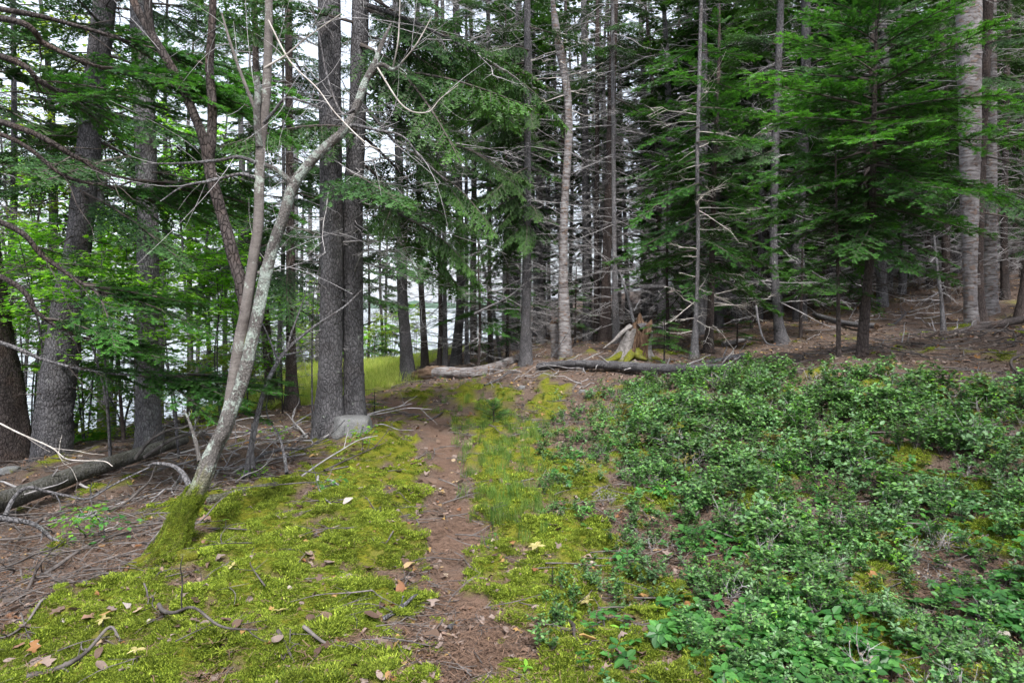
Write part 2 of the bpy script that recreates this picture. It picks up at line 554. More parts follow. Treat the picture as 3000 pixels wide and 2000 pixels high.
def ground_mat():
    t = NT('forest_floor')
    co = t.coord('Object')
    n1 = t.noise(co, 1.3, 5, 0.6)
    n2 = t.noise(co, 14.0, 6, 0.65)
    n3 = t.noise(co, 70.0, 5, 0.7)
    needles = t.noise(t.scale(co, (1, 0.35, 1)), 160.0, 3, 0.6, 0.8)
    soil = t.mix(n2, (0.050, 0.034, 0.027), (0.15, 0.105, 0.083))
    soil = t.mix(t.ramp(needles, [(0.45, 0), (0.65, 0.8)]), soil, (0.20, 0.148, 0.118))
    soil = t.mix(t.ramp(n3, [(0.58, 0), (0.68, 0.7)]), soil, (0.035, 0.024, 0.019))
    red = t.mix(n2, (0.090, 0.056, 0.042), (0.205, 0.135, 0.100))
    red = t.mix(t.ramp(n3, [(0.55, 0), (0.68, 0.8)]), red, (0.30, 0.205, 0.15))
    red = t.mix(t.ramp(needles, [(0.52, 0), (0.66, 0.7)]), red, (0.075, 0.042, 0.03))
    col = t.mix(t.attr('path'), soil, red)
    ms = t.mix(n2, (0.040, 0.055, 0.006), (0.16, 0.175, 0.016))
    ms = t.mix(t.ramp(n3, [(0.4, 0), (0.7, 1)]), ms, (0.20, 0.19, 0.02))
    col = t.mix(t.attr('moss'), col, ms)
    gr = t.mix(n1, (0.16, 0.20, 0.04), (0.32, 0.29, 0.10))
    col = t.mix(t.attr('grass'), col, gr)
    h = t.math('ADD', t.math('MULTIPLY', n2, 0.6), t.math('ADD', n3, t.math('MULTIPLY', needles, 0.5)))
    return t.end(t.principled(col, 0.95, 0.1, t.bump(h, 0.9, 0.02)))


M['ground'] = ground_mat()


def water_mat():
    t = NT('sea_water')
    co = t.coord()
    h = t.noise(t.scale(co, (0.25, 1, 1)), 1.2, 4)
    return t.end(t.principled((0.10, 0.13, 0.15), 0.12, 0.6, t.bump(h, 0.25, 0.1)))


def rock_mat():
    t = NT('granite')
    co = t.coord()
    n = t.noise(co, 7.0, 6, 0.65)
    col = t.mix(n, (0.075, 0.075, 0.075), (0.19, 0.19, 0.19))
    col = t.mix(t.ramp(t.voro(co, 90.0), [(0.2, 0.6), (0.45, 0)]), col, (0.28, 0.28, 0.275))
    col = t.mix(t.ramp(t.noise(co, 4.2, 5, 0.7), [(0.60, 0), (0.66, 0.9)]), col, (0.14, 0.14, 0.03))
    return t.end(t.principled(col, 0.9, 0.2, t.bump(t.noise(co, 22.0, 6, 0.7), 0.6, 0.02)))


M['rock'] = rock_mat()


def far_mat():
    t = NT('wooded_shore')
    n = t.noise(t.coord(), 0.02, 5, 0.7)
    return t.end(t.principled(t.mix(n, (0.05, 0.085, 0.07), (0.10, 0.14, 0.10)), 1.0, 0.0))


# ------------------------------------------------------------------ ground, water, far shore
def axis(a, b, fine, g, lo, hi):
    mid = np.arange(a, b + 1e-6, fine)
    up, s = [], fine
    x = mid[-1]
    while x < hi:
        s *= g
        x += s
        up.append(x)
    dn, s = [], fine
    x = mid[0]
    while x > lo:
        s *= g
        x -= s
        dn.append(x)
    return np.concatenate([dn[::-1], mid, up])


gx = axis(-5.0, 5.0, 0.045, 1.06, -2500, 2500)
gy = axis(2.2, 9.0, 0.045, 1.055, -400, 3000)
GX, GY = np.meshgrid(gx, gy)
gzone = zones(GX, GY)
GZ = ground(GX, GY, gzone)
nx, ny = len(gx), len(gy)
ii = (np.arange(ny - 1)[:, None] * nx + np.arange(nx - 1)[None]).ravel()
gm = make_mesh('ground', [(np.stack([GX, GY, GZ], -1), np.stack([ii, ii + 1, ii + 1 + nx, ii + nx], -1), 0, None)], [M['ground']],
               vattr={k: gzone[k].ravel() for k in ('path', 'moss', 'grass')})
obj('ground', gm, kind='structure')

WATER_Z = -3.2
wv = np.array([(-9000, -200, WATER_Z), (3000, -200, WATER_Z), (3000, 9000, WATER_Z), (-9000, 9000, WATER_Z)], float)
obj('water', make_mesh('water', [(wv, [[0, 1, 2, 3]], 0, None)], [water_mat()]), kind='structure')

fx = np.linspace(-5200, 600, 140)
ridge = 18 + 22 * np.abs(Noise(31, dim=1)(fx, scale=0.0007)) + 5 * Noise(32, dim=1)(fx, scale=0.006)
prof = [(0, 0.0), (25, 0.35), (120, 0.75), (300, 1.0), (900, 0.6)]
fv = np.stack([np.stack([fx, np.full_like(fx, 3100 + d), WATER_Z - 1 + ridge * k + (0 if k else 0)], -1) for d, k in prof])
fi = (np.arange(len(prof) - 1)[:, None] * len(fx) + np.arange(len(fx) - 1)[None]).ravel()
obj('far_shore', make_mesh('far_shore', [(fv, np.stack([fi, fi + 1, fi + 1 + len(fx), fi + len(fx)], -1), 0, None)], [far_mat()]), kind='structure')


# ------------------------------------------------------------------ tree builders
def stem_mesh(name, pts, radii, mat, ns=16, step=0.06, flare=0.0, rough=0.05, moss_h=0.0, moss_amt=0.0, seed=0, cap=False, endmat=None, knots=0):
    """a trunk, limb or log along pts (world or local), radius given at each point"""
    r = np.random.default_rng(seed)
    P = np.column_stack([np.asarray(pts, float), np.asarray(radii, float)])
    length = np.linalg.norm(np.diff(P[:, :3], axis=0), axis=1).sum()
    K = int(np.clip(length / step, 8, 260))
    S = spline(P, K)
    C, rad = S[:, :3], np.maximum(S[:, 3], 0.0015)
    V, Fc = tubes(C[None], np.ones((1, K)), ns)
    V = V.reshape(K, ns, 3)
    d = V - C[:, None]
    s = np.linspace(0, length, K)[:, None]
    th = (np.arange(ns) * TAU / ns)[None]
    nz = NZ3[seed % 4]
    lump = nz(np.cos(th) * 1.2 + seed, np.sin(th) * 1.2, s * 0.9) * 0.6 + nz(np.cos(th) * 3 + seed, np.sin(th) * 3, s * 5) * 0.45
    rr = rad[:, None] * (1 + rough * lump)
    if flare:
        kf = r.integers(4, 7)
        rr = rr * (1 + flare * np.exp(-s / 0.28) * (0.65 + 0.55 * np.cos(kf * th + r.uniform(0, 6))) + 0.25 * flare * np.exp(-s / 0.9))
    for _ in range(knots):
        k0, t0 = r.uniform(0.05, 0.95) * length, r.uniform(0, TAU)
        dth = np.abs((th - t0 + math.pi) % TAU - math.pi) * rad.mean()
        rr = rr + min(0.35 * rad.mean(), 0.012) * np.exp(-((s - k0) ** 2 + dth ** 2) / (0.35 * rad.mean() + 0.004) ** 2)
    V = C[:, None] + d * rr[..., None]
    parts = [(V.reshape(-1, 3), Fc, 0, r.uniform(0, 1, len(Fc)))]
    mo = np.clip((moss_h - s) / 0.35 + 0.35 * lump, 0, 1) * moss_amt if moss_amt else np.zeros((K, ns))
    mo = np.broadcast_to(mo, (K, ns)).ravel()
    if cap:
        for e, row in ((0, 0), (1, K - 1)):
            ring = V[row]
            axis_ = unit(C[row] - C[row - 1 if e else 1])
            mid = ring.mean(0) + axis_ * rad[row] * 0.15
            ring2 = mid + (ring - ring.mean(0)) * 0.55 - axis_ * rad[row] * r.uniform(-0.5, 0.3, (ns, 1))
            cv = np.vstack([ring, ring2, mid[None]])
            i = np.arange(ns)
            j = (i + 1) % ns
            q = np.stack([i, j, ns + j, ns + i], -1)
            tr = np.stack([ns + i, ns + j, np.full(ns, 2 * ns)], -1)
            m2 = 1 if endmat else 0
            parts.append((cv, q, m2, None))
            parts.append((cv, tr, m2, None))
            mo = np.concatenate([mo, np.zeros(2 * len(cv))])
    return make_mesh(name, parts, [mat] + ([endmat] if endmat else []), vattr={'moss': mo})


def dead_parts(r, axis_fn, z0, z1, n, len0, len1, rad=0.011, sub=5, droop=0.25, fine=True, az0=None):
    """dead branches and their twigs round a stem; axis_fn(z) -> (x, y, z, radius)"""
    z = r.uniform(z0, z1, n)
    A = np.array([axis_fn(q) for q in z])
    az = r.uniform(0, TAU, n) if az0 is None else r.normal(az0[0], az0[1], n)
    L = r.uniform(len0, len1, n) * r.uniform(0.5, 1.0, n)
    t = np.linspace(0, 1, 7)
    el = r.normal(0.02, 0.26, n)
    hx, hy = np.cos(az), np.sin(az)
    side = r.normal(0, 0.26, (n, 1)) * t[None] ** 2 + r.normal(0, 0.03, (n, 7)).cumsum(1) * t[None]
    rise = np.tan(el)[:, None] * t[None] - droop * r.uniform(0.2, 1.4, (n, 1)) * t[None] ** 1.5 + r.uniform(0, 0.25, (n, 1)) * t[None] ** 4
    wob = r.normal(0, 0.028, (n, 7, 3)) * t[None, :, None]
    out = t[None] * L[:, None] + A[:, 3:4] * 0.6
    P = np.stack([A[:, 0:1] + hx[:, None] * out - hy[:, None] * side * L[:, None], A[:, 1:2] + hy[:, None] * out + hx[:, None] * side * L[:, None],
                  A[:, 2:3] + rise * L[:, None]], -1) + wob * L[:, None, None]
    R0 = rad * (0.5 + 0.5 * L / len1)[:, None] * (1 - 0.78 * t[None])
    parts = [(*tubes(P, R0, 4), 0, None)]
    # side twigs
    m = n * sub
    b = np.repeat(np.arange(n), sub)
    tt = r.uniform(0.25, 0.97, m)
    k = np.minimum((tt * 6).astype(int), 5)
    f = (tt * 6 - k)[:, None]
    S = P[b, k] * (1 - f) + P[b, k + 1] * f
    tan = unit(P[b, k + 1] - P[b, k])
    sd = unit(np.cross(tan, [0, 0, 1.0]))
    D = unit(tan * r.uniform(0.4, 0.9, (m, 1)) + sd * (r.choice([-1, 1], (m, 1)) * r.uniform(0.5, 1.0, (m, 1))) + np.array([0, 0, 1]) * r.normal(-0.08, 0.3, (m, 1)))
    Ls = L[b] * r.uniform(0.15, 0.42, m) * (1.15 - 0.6 * tt)
    ts = np.linspace(0, 1, 4)
    P2 = S[:, None] + D[:, None] * (ts[None, :, None] * Ls[:, None, None]) + r.normal(0, 0.05, (m, 4, 3)) * ts[None, :, None] * Ls[:, None, None]
    P2[:, :, 2] -= 0.12 * Ls[:, None] * ts[None] ** 2
    R2 = rad * 0.40 * (1 - 0.7 * ts)[None] * np.ones((m, 1))
    parts.append((*tubes(P2, R2, 3), 0, r.uniform(0, 1, m * 9)))
    if fine:
        q = m * 2
        b2 = np.repeat(np.arange(m), 2)
        kk = r.integers(1, 3, q)
        S = P2[b2, kk]
        D2 = unit(D[b2] + r.normal(0, 0.6, (q, 3)))
        L3 = Ls[b2] * r.uniform(0.25, 0.55, q)
        ts = np.linspace(0, 1, 3)
        P3 = S[:, None] + D2[:, None] * (ts[None, :, None] * L3[:, None, None]) + r.normal(0, 0.06, (q, 3, 3)) * ts[None, :, None] * L3[:, None, None]
        parts.append((*tubes(P3, rad * 0.25 * (1 - 0.6 * ts)[None] * np.ones((q, 1)), 3), 0, r.uniform(0, 1, q * 6)))
    return parts


def twig_units(B, D, Nm, Ln, r, npair=5, nl=0.020, nw=0.0055, kite=False):
    """needle-covered twig pieces: B base, D direction, Nm normal, Ln length"""
    n = len(B)
    S = unit(np.cross(D, Nm))
    up = np.cross(S, D)
    if kite:
        mid = B + D * (Ln * 0.5)[:, None]
        w = (nl * r.uniform(0.7, 1.2, n))[:, None]
        V = np.stack([B - D * 0.006, mid + S * w - up * 0.3 * w, B + D * (Ln * 1.1)[:, None], mid - S * w - up * 0.3 * w], 1)
        i = np.arange(n) * 4
        Fc = np.concatenate([np.stack([i, i + 1, i + 2], -1), np.stack([i, i + 2, i + 3], -1)])
        return V.reshape(-1, 3), Fc, np.tile(r.uniform(0, 1, n), 2)
    t = np.linspace(0.02, 1.0, npair)
    sg = np.array([-1, 1])
    base = B[:, None, None] + D[:, None, None] * (t[None, :, None, None] * Ln[:, None, None, None])
    fwd = D[:, None, None]
    sd = S[:, None, None] * sg[None, None, :, None]
    jit = r.uniform(0.75, 1.25, (n, npair, 2, 1))
    taper = (1 - 0.35 * t ** 3)[None, :, None, None]
    lift = up[:, None, None] * r.uniform(-0.25, 0.55, (n, npair, 2, 1))
    tip = base + (fwd * 0.75 + sd * 0.85 + lift) * nl * jit * taper
    a = base + fwd * nw * 0.9 - sd * 0.0008
    b = base - fwd * nw * 0.9 - sd * 0.0008
    a, b = np.broadcast_arrays(a, b)[0] + 0 * tip, b + 0 * tip
    V = np.stack([a, b, tip], 3).reshape(-1, 3)
    Fc = np.arange(len(V)).reshape(-1, 3)
    tn = np.clip(np.repeat(r.uniform(0, 1, n), npair * 2) + np.tile(np.repeat(t - 0.5, 2), n) * 0.5, 0, 1)
    return V, Fc, tn


def bough(seed, L=1.0, per=0.07, lat=0.42, droop=0.18, hang=0.0, lod='fine', bare=0.12, mat='fir', mattwig='twig_dark', rise=0.0):
    """one needled bough along +X; returns mesh parts (0 wood, 1 needles)"""
    r = np.random.default_rng(seed)
    ax = lambda s: np.array([s * L, 0.03 * L * math.sin(3 * s + seed), L * (rise * s - droop * s * s + 0.06 * s ** 4)])
    st = np.linspace(0, 1, 9)
    main = np.array([ax(s) for s in st])
    wood_p, wood_r = [], []
    B, D, Nn, Ln = [], [], [], []
    step = 0.055 if lod == 'fine' else (0.075 if lod == 'mid' else 0.10)

    def run(p0, d, length, depth):
        d = np.array(d, float)
        k = max(1, int(round(length / step)))
        p = np.array(p0, float)
        seg = length / k
        pts = [p.copy()]
        for i in range(k):
            d = unit(d + r.normal(0, 0.05, 3) + np.array([0, 0, -hang * (0.10 + 0.05 * depth)]))
            nrm = unit(np.array([r.normal(0, 0.25), r.normal(0, 0.25), 1.0]))
            B.append(p.copy())
            D.append(d)
            Nn.append(nrm)
            Ln.append(seg)
            if depth > 0 and i % (2 if lod == 'coarse' else 1) == 0:
                rem = length * (1 - i / k)
                for sg in (-1, 1):
                    if r.random() < (0.62 if lod == 'fine' else 0.82):
                        sdv = unit(np.cross(d, nrm)) * sg
                        run(p, unit(d * 0.75 + sdv * 0.75 + np.array([0, 0, r.normal(-0.02 - 0.35 * hang, 0.08)])), max(0.045, rem * 0.42 * r.uniform(0.6, 1.2)), depth - 1)
            p = p + d * seg
            pts.append(p.copy())
        if depth > 0:
            wood_p.append(spline(pts, 4) if len(pts) > 2 else np.linspace(pts[0], pts[-1], 4))
            wood_r.append(np.array([0.0035, 0.003, 0.002, 0.001]))
    ns = max(4, int(L / per))
    for i in range(ns):
        s = bare + (1 - bare) * (i + r.uniform(-0.3, 0.3)) / ns
        s = min(max(s, 0.02), 0.98)
        tan = unit(ax(min(s + 0.03, 1.0)) - ax(s - 0.03))
        sdv = unit(np.cross([0, 0, 1.0], tan))
        for sg in (-1, 1):
            if r.random() < 0.9:
                ll = L * lat * (1 - s) ** 0.75 * (0.35 + 0.65 * min(1, (s - bare + 0.15) / 0.3)) * r.uniform(0.65, 1.15) + 0.05
                run(ax(s), unit(tan * r.uniform(0.55, 0.85) + sdv * sg * 0.8 + np.array([0, 0, r.normal(0.0, 0.07) - 0.25 * hang])), ll, 1)
    run(ax(0.75), unit(ax(1.0) - ax(0.75)), L * 0.27, 1)
    B, D, Nn, Ln = np.array(B), np.array(D), np.array(Nn), np.array(Ln)
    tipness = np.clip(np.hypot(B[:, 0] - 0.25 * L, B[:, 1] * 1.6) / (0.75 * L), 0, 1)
    if lod == 'fine':
        V, Fc, tn = twig_units(B, D, Nn, Ln, r, 5, 0.024, 0.0068)
    elif lod == 'mid':
        V, Fc, tn = twig_units(B, D, Nn, Ln, r, 4, 0.024, 0.010)
    else:
        V, Fc, tn = twig_units(B, D, Nn, Ln * 1.15, r, kite=True, nl=0.028)
    parts = [(*tubes(main[None], (0.011 * L ** 0.5 * (1 - 0.85 * st))[None], 5), 0, None)]
    parts.append((*tubes(np.array(wood_p), np.array(wood_r), 3), 0, None))
    per_unit = len(Fc) // len(B)
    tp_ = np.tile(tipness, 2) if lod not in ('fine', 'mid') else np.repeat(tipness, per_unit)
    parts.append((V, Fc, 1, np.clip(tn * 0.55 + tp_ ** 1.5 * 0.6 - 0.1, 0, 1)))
    return parts


def bough_mesh(name, mat, **kw):
    return make_mesh(name, bough(**kw), [M['twig_dark'], M[mat]], smooth=False)


BM = {
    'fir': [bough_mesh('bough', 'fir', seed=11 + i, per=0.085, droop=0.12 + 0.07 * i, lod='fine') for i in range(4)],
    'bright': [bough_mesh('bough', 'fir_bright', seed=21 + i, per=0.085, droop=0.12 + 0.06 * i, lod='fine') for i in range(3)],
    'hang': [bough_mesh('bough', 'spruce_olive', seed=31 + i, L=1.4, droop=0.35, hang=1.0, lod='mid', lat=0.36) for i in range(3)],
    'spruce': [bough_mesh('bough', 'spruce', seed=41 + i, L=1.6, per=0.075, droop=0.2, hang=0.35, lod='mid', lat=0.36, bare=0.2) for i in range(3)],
}
BL = {'fir': 1.0, 'bright': 1.0, 'hang': 1.4, 'spruce': 1.6}


def add_bough(parent, kind, loc, az, pitch, length, r, roll=None):
    me = BM[kind][r.integers(len(BM[kind]))]
    return obj('bough', me, parent, loc, (r.normal(0, 0.12) if roll is None else roll, -pitch, az), length / BL[kind])


def joined_crown(name, seed, z0, z1, rad, mat, lod='coarse', n=46, axis_fn=None, hang=0.4, bare=0.2, taper=0.8):
    """a whole crown as one mesh of boughs"""
    r = np.random.default_rng(seed)
    temps = [bough(seed=seed * 7 + i, L=1.0, per=0.10, lat=0.36, droop=0.22, hang=hang, lod=lod, bare=bare) for i in range(3)]
    parts = []
    for i in range(n):
        s = (i + r.uniform(0, 1)) / n
        z = z0 + (z1 - z0) * s
        ln = rad * ((1 - s) ** taper) * r.uniform(0.6, 1.1) + 0.15
        az = r.uniform(0, TAU)
        pitch = -0.15 + 0.65 * s + r.normal(0, 0.1)
        a = axis_fn(z) if axis_fn else (0, 0, z, 0.05)
        Mx = Euler((r.normal(0, 0.15), -pitch, az)).to_matrix()
        Mn = np.array(Mx) * ln
        for V, Fc, m, tn in temps[r.integers(3)]:
            parts.append((V @ Mn.T + np.array(a[:3]), Fc, m, None if tn is None else np.clip(tn * 0.8 + 0.25 * s, 0, 1)))
    return make_mesh(name, parts, [M['twig_dark'], M[mat]], smooth=False)


def world_stem(px, Y0, top_z=None, Y1=None):
    """a stem seen at pixels px [(u, v, diameter px)...], base first; base stands on the ground; continued straight up to top_z"""
    Y1 = Y0 if Y1 is None else Y1
    n = len(px)
    pts, rad = [], []
    for i, (u, v, d) in enumerate(px):
        Y = Y0 + (Y1 - Y0) * i / max(1, n - 1)
        pts.append(W(u, v, Y))
        rad.append(d / 2 * Y / F)
    pts, rad = np.array(pts), np.array(rad)
    if top_z and top_z > pts[-1, 2]:
        d = pts[-1] - pts[-2]
        d = d / max(d[2], 1e-3)
        steps = np.linspace(0, top_z - pts[-1, 2], 4)[1:]
        ext = pts[-1] + d * steps[:, None] * np.array([0.8, 0.8, 1])
        r_top = rad[-1] * np.array([0.75, 0.45, 0.1])
        pts, rad = np.vstack([pts, ext]), np.concatenate([rad, r_top])
    b = pts[0].copy()
    b[2] = gz(b[0], b[1]) - 0.12
    pts[0] = b
    return pts, rad


def axis_of(pts, rad, base):
    P = np.column_stack([pts - base, rad])
    S = spline(P, 80)

    def fn(z):
        return np.array([np.interp(z, S[:, 2], S[:, k]) for k in (0, 1)] + [z, np.interp(z, S[:, 2], S[:, 3])])
    return fn


# ------------------------------------------------------------------ named trees
def conifer(name, label, px, Y=None, top=13.0, mat='bark', ns=16, flare=0.5, dead=None, live=None, group=None, Y1=None, moss=(0, 0),
            twig='twig', seed=1, cat='tree', step=0.07, broken=False):
    r = np.random.default_rng(seed)
    if Y is None:
        Y = px2w(px[0][0], px[0][1])[1]
    pts, rad = world_stem(px, Y, None if broken else top, Y1)
    base = np.array([pts[0, 0], pts[0, 1], gz(pts[0, 0], pts[0, 1])])
    t = thing(name, label, cat, base, group)
    obj('trunk', stem_mesh('trunk', pts - base, rad, M[mat], ns, step, flare, 0.06, moss[0], moss[1], seed, cap=broken, endmat=M['rotten'] if broken else None, knots=3), t)
    fn = axis_of(pts, rad, base)
    H = pts[-1, 2] - base[2]
    for dd in (dead if isinstance(dead, list) else [dead] if dead else []):
        z0, z1, n, l0, l1 = dd[:5]
        kw = dd[5] if len(dd) > 5 else {}
        obj('dead_twigs', make_mesh('dead_twigs', dead_parts(r, fn, z0, min(z1, H - 0.1), n, l0, l1, **kw), [M[twig]]), t, kind='stuff')
    if live:
        for lv in live:
            kind, z0, z1, n, l0, l1, p0, p1 = lv[:8]
            az = lv[8] if len(lv) > 8 else None
            for i in range(n):
                s = (i + r.uniform(0.1, 0.9)) / n
                z = z0 + (z1 - z0) * s
                a = fn(z)
                ang = (i * 2.39996 + r.normal(0, 0.35)) if az is None else r.normal(*az)
                add_bough(t, kind, tuple(a[:3]), ang, p0 + (p1 - p0) * s + r.normal(0, 0.08), (l0 + (l1 - l0) * s) * r.uniform(0.7, 1.12), r)
    return t, fn


def zpx(v, Y):
    return HC - (v - V0) / F * Y


# left foreground trunks
conifer('spruce_tree', 'thick dark trunk cut off by the left edge of the picture', [(36, 1350, 112), (10, 1150, 104), (-25, 950, 98), (-60, 700, 95), (-120, 300, 90)],
        mat='bark_dark', ns=28, seed=2, flare=0.1, dead=(1.0, 7, 22, 0.8, 2.0, dict(sub=4)), twig='twig_dark', step=0.05)
conifer('spruce_tree', 'stout grey spruce leaning right, second trunk from the left edge', [(150, 1338, 106), (160, 1200, 98), (172, 1100, 94), (198, 900, 82), (238, 650, 67), (272, 300, 60), (308, 0, 58)],
        mat='bark', ns=32, seed=3, flare=0.08, dead=[(0.7, 2.2, 14, 0.1, 0.5, dict(sub=2)), (2.0, 9, 46, 1.0, 2.4)], twig='twig_dark', step=0.05,
        live=[('spruce', 3.4, 6.0, 12, 2.4, 2.0, -0.3, 0.05), ('spruce', 6, 9, 8, 2.0, 1.6, -0.3, 0.1)])
conifer('spruce_tree', 'straight grey spruce trunk behind the end of the fallen trunk', [(440, 1318, 80), (434, 1200, 67), (432, 1000, 61), (433, 650, 57), (422, 300, 57), (413, 0, 58)],
        mat='bark_pale', ns=32, seed=4, flare=0.3, dead=[(0.6, 2.5, 16, 0.1, 0.6, dict(sub=2)), (2.2, 9, 44, 0.8, 2.2)], twig='twig_dark', step=0.05,
        live=[('spruce', 3.0, 6.0, 9, 2.2, 2.0, -0.3, 0.05), ('spruce', 6, 9, 6, 2.0, 1.6, -0.3, 0.1)])

# twin spruce in the middle
pa, ra = world_stem([(964, 1275, 100), (966, 1150, 74), (970, 1000, 67), (972, 650, 64), (967, 300, 64), (964, 0, 64)], 8.6, 14)
pb, rb = world_stem([(1041, 1255, 70), (1038, 1150, 61), (1035, 1000, 58), (1034, 650, 57), (1048, 300, 50), (1056, 0, 48)], 8.75, 14)
tb = np.array([pa[0, 0], pa[0, 1], gz(pa[0, 0], pa[0, 1])])
twin = thing('spruce_tree', 'twin spruce of two close trunks beside the grey boulder', 'tree', tb)
obj('trunk', stem_mesh('trunk', pa - tb, ra, M['bark'], 36, 0.045, 0.45, 0.06, 0, 0, 5, knots=2), twin)
obj('trunk', stem_mesh('trunk', pb - tb, rb, M['bark'], 36, 0.045, 0.35, 0.06, 0, 0, 6, knots=2), twin)
fa, fb = axis_of(pa, ra, tb), axis_of(pb, rb, tb)
r_ = np.random.default_rng(8)
obj('dead_twigs', make_mesh('dead_twigs', dead_parts(r_, fa, 0.4, 2.6, 22, 0.06, 0.4, sub=2, rad=0.007, droop=0.1) + dead_parts(r_, fa, 2.3, 8, 40, 0.7, 1.9)
    + dead_parts(r_, fb, 1.8, 8, 46, 0.8, 2.4, az0=(-0.2, 1.0)), [M['twig']]), twin, kind='stuff')
for i in range(22):
    z = r_.uniform(2.9, 6.2)
    add_bough(twin, 'hang' if i % 2 else 'spruce', tuple(fb(z)[:3]), r_.normal(-0.1, 0.9), r_.uniform(-0.5, 0.0), r_.uniform(1.4, 2.7), r_)

for k, (px, Y) in enumerate([([(1062, 235), (1150, 300), (1285, 408), (1345, 432), (1480, 478)], 8.6), ([(1062, 10), (1200, 60), (1330, 122), (1450, 190)], 8.4), ([(1055, 300), (1110, 360), (1190, 450), (1300, 520)], 8.2),
                             ([(1050, 560), (1120, 600), (1230, 660)], 8.3)]):
    P = np.array([W(u, v, Y - 0.08 * j) for j, (u, v) in enumerate(px)]) - tb
    limb = obj('limb', stem_mesh('limb', P, np.linspace(0.032, 0.006, len(P)), M['bark'], 10, 0.05, 0, 0.1, seed=k), twin)
    S = spline(P, 30)
    fnl = lambda q, S=S: np.array([*S[int(np.clip(q, 0, 28))], 0.01])
    obj('twigs', make_mesh('twigs', dead_parts(r_, fnl, 4, 28, 16, 0.4, 1.1, rad=0.008, az0=(-0.4, 0.9)), [M['twig']]), limb, kind='stuff')
    for j in range(3):
        i = r_.integers(14, 29)
        add_bough(twin, 'hang', tuple(S[i]), r_.normal(-0.2, 0.6), r_.uniform(-0.5, -0.1), r_.uniform(0.8, 1.4), r_)

mid = [
    ('slim brown spruce trunk in front of the meadow, left of the twin spruce', [(856, 1200, 42), (853, 1050, 29), (852, 900, 26), (850, 600, 24), (847, 300, 22), (845, 0, 20)], 'bark_brown', 0.8, None, 'spruce'),
    ('brown spruce trunk half hidden by the lichened leaning stems', [(802, 1190, 48), (790, 1080, 31), (778, 950, 26), (768, 800, 24), (760, 600, 22), (752, 300, 20)], 'bark_brown', 0.8, None, 'spruce'),
    ('grey spruce trunk at the splintered end of the fallen birch log', [(1197, 1117, 50), (1188, 1000, 33), (1178, 850, 29), (1173, 650, 26), (1165, 300, 22), (1160, 0, 20)], 'bark', 0.6, None, 'spruce'),
    ('dark scaly trunk just behind the splintered end of the birch log', [(1246, 1080, 24), (1240, 950, 18), (1232, 800, 16), (1228, 650, 15), (1225, 300, 14), (1222, 0, 14)], 'bark_dark', 0.5, None, None),
    ('narrow dark trunk, left one of a close pair behind the birch log', [(1286, 1082, 16), (1291, 950, 13), (1288, 750, 12), (1284, 500, 12), (1280, 100, 12)], 'bark_dark', 0.5, None, None),
    ('narrow grey trunk, right one of a close pair behind the birch log', [(1305, 1080, 18), (1304, 950, 13), (1301, 700, 12), (1298, 300, 12), (1296, 0, 11)], 'bark', 0.5, None, None),
    ('bowed spruce trunk with a curved foot behind the birch log', [(1334, 1072, 38), (1340, 1000, 28), (1349, 890, 25), (1347, 700, 24), (1340, 400, 22), (1336, 0, 20)], 'bark', 0.5, None, 'spruce'),
    ('thin pale trunk right beside the bowed spruce', [(1369, 1068, 18), (1367, 950, 11), (1366, 700, 10), (1366, 300, 9)], 'bark_pale', 0.4, None, None),
    ('grey trunk with mossy foot between the bowed spruce and the bare middle spruce', [(1436, 1058, 24), (1437, 960, 14), (1434, 800, 12), (1432, 500, 12), (1430, 0, 12)], 'bark', 0.4, (0.25, 0.8), None),
    ('thin straight dark stem two steps left of the bare middle spruce', [(1486, 1050, 10), (1487, 900, 8), (1485, 700, 7), (1483, 400, 6)], 'bark_dark', 0.3, None, None),
]
for i, (lab, px, mt, d0, ms, lv) in enumerate(mid):
    Yb = px2w(px[0][0], px[0][1])[1]
    zt = zpx(0, Yb)
    conifer('spruce_tree', lab, px, mat=mt, ns=18, seed=20 + i, flare=0.4, top=zt + 4, moss=ms or (0, 0),
            dead=(d0, zt + 1, 90, 0.8, 2.3), live=[('spruce', zt * 0.3, zt + 0.5, 26, 2.3, 1.8, -0.3, 0.1)] if lv else [('spruce', zt * 0.55, zt + 0.5, 10, 1.8, 1.4, -0.3, 0.1)])

conifer('spruce_tree', 'bare straight middle spruce at the upper end of the birch log', [(1541, 1070, 42), (1540, 980, 30), (1541, 880, 27), (1543, 780, 26), (1545, 600, 22), (1545, 300, 20), (1545, 0, 18)],
        mat='bark', ns=20, seed=40, flare=0.35, top=13, dead=[(0.8, 8, 60, 0.7, 2.0)],
        live=[('hang', 2.6, 4.3, 18, 1.3, 1.9, -0.35, -0.15, (3.4, 1.3)), ('hang', 4.9, 6.8, 18, 1.5, 2.3, -0.4, -0.1, (3.1, 0.8)), ('spruce', 6.8, 9, 6, 2, 1.6, -0.2, 0)])
conifer('pale_trunk', 'pale tree trunk at the water side of the meadow', [(877, 1074, 26), (869, 1000, 17), (866, 900, 16), (866, 700, 14), (868, 400, 12)], mat='bark_pale', ns=14, seed=41,
        dead=(2, 9, 40, 0.8, 2.0), top=12)
conifer('pale_trunk', 'thin grey trunk beside the shore bushes, left of the twin spruce', [(916, 1068, 20), (912, 980, 13), (910, 850, 12), (908, 500, 11)], mat='bark', ns=14, seed=42, dead=(2, 9, 40, 0.8, 2.0), top=12)

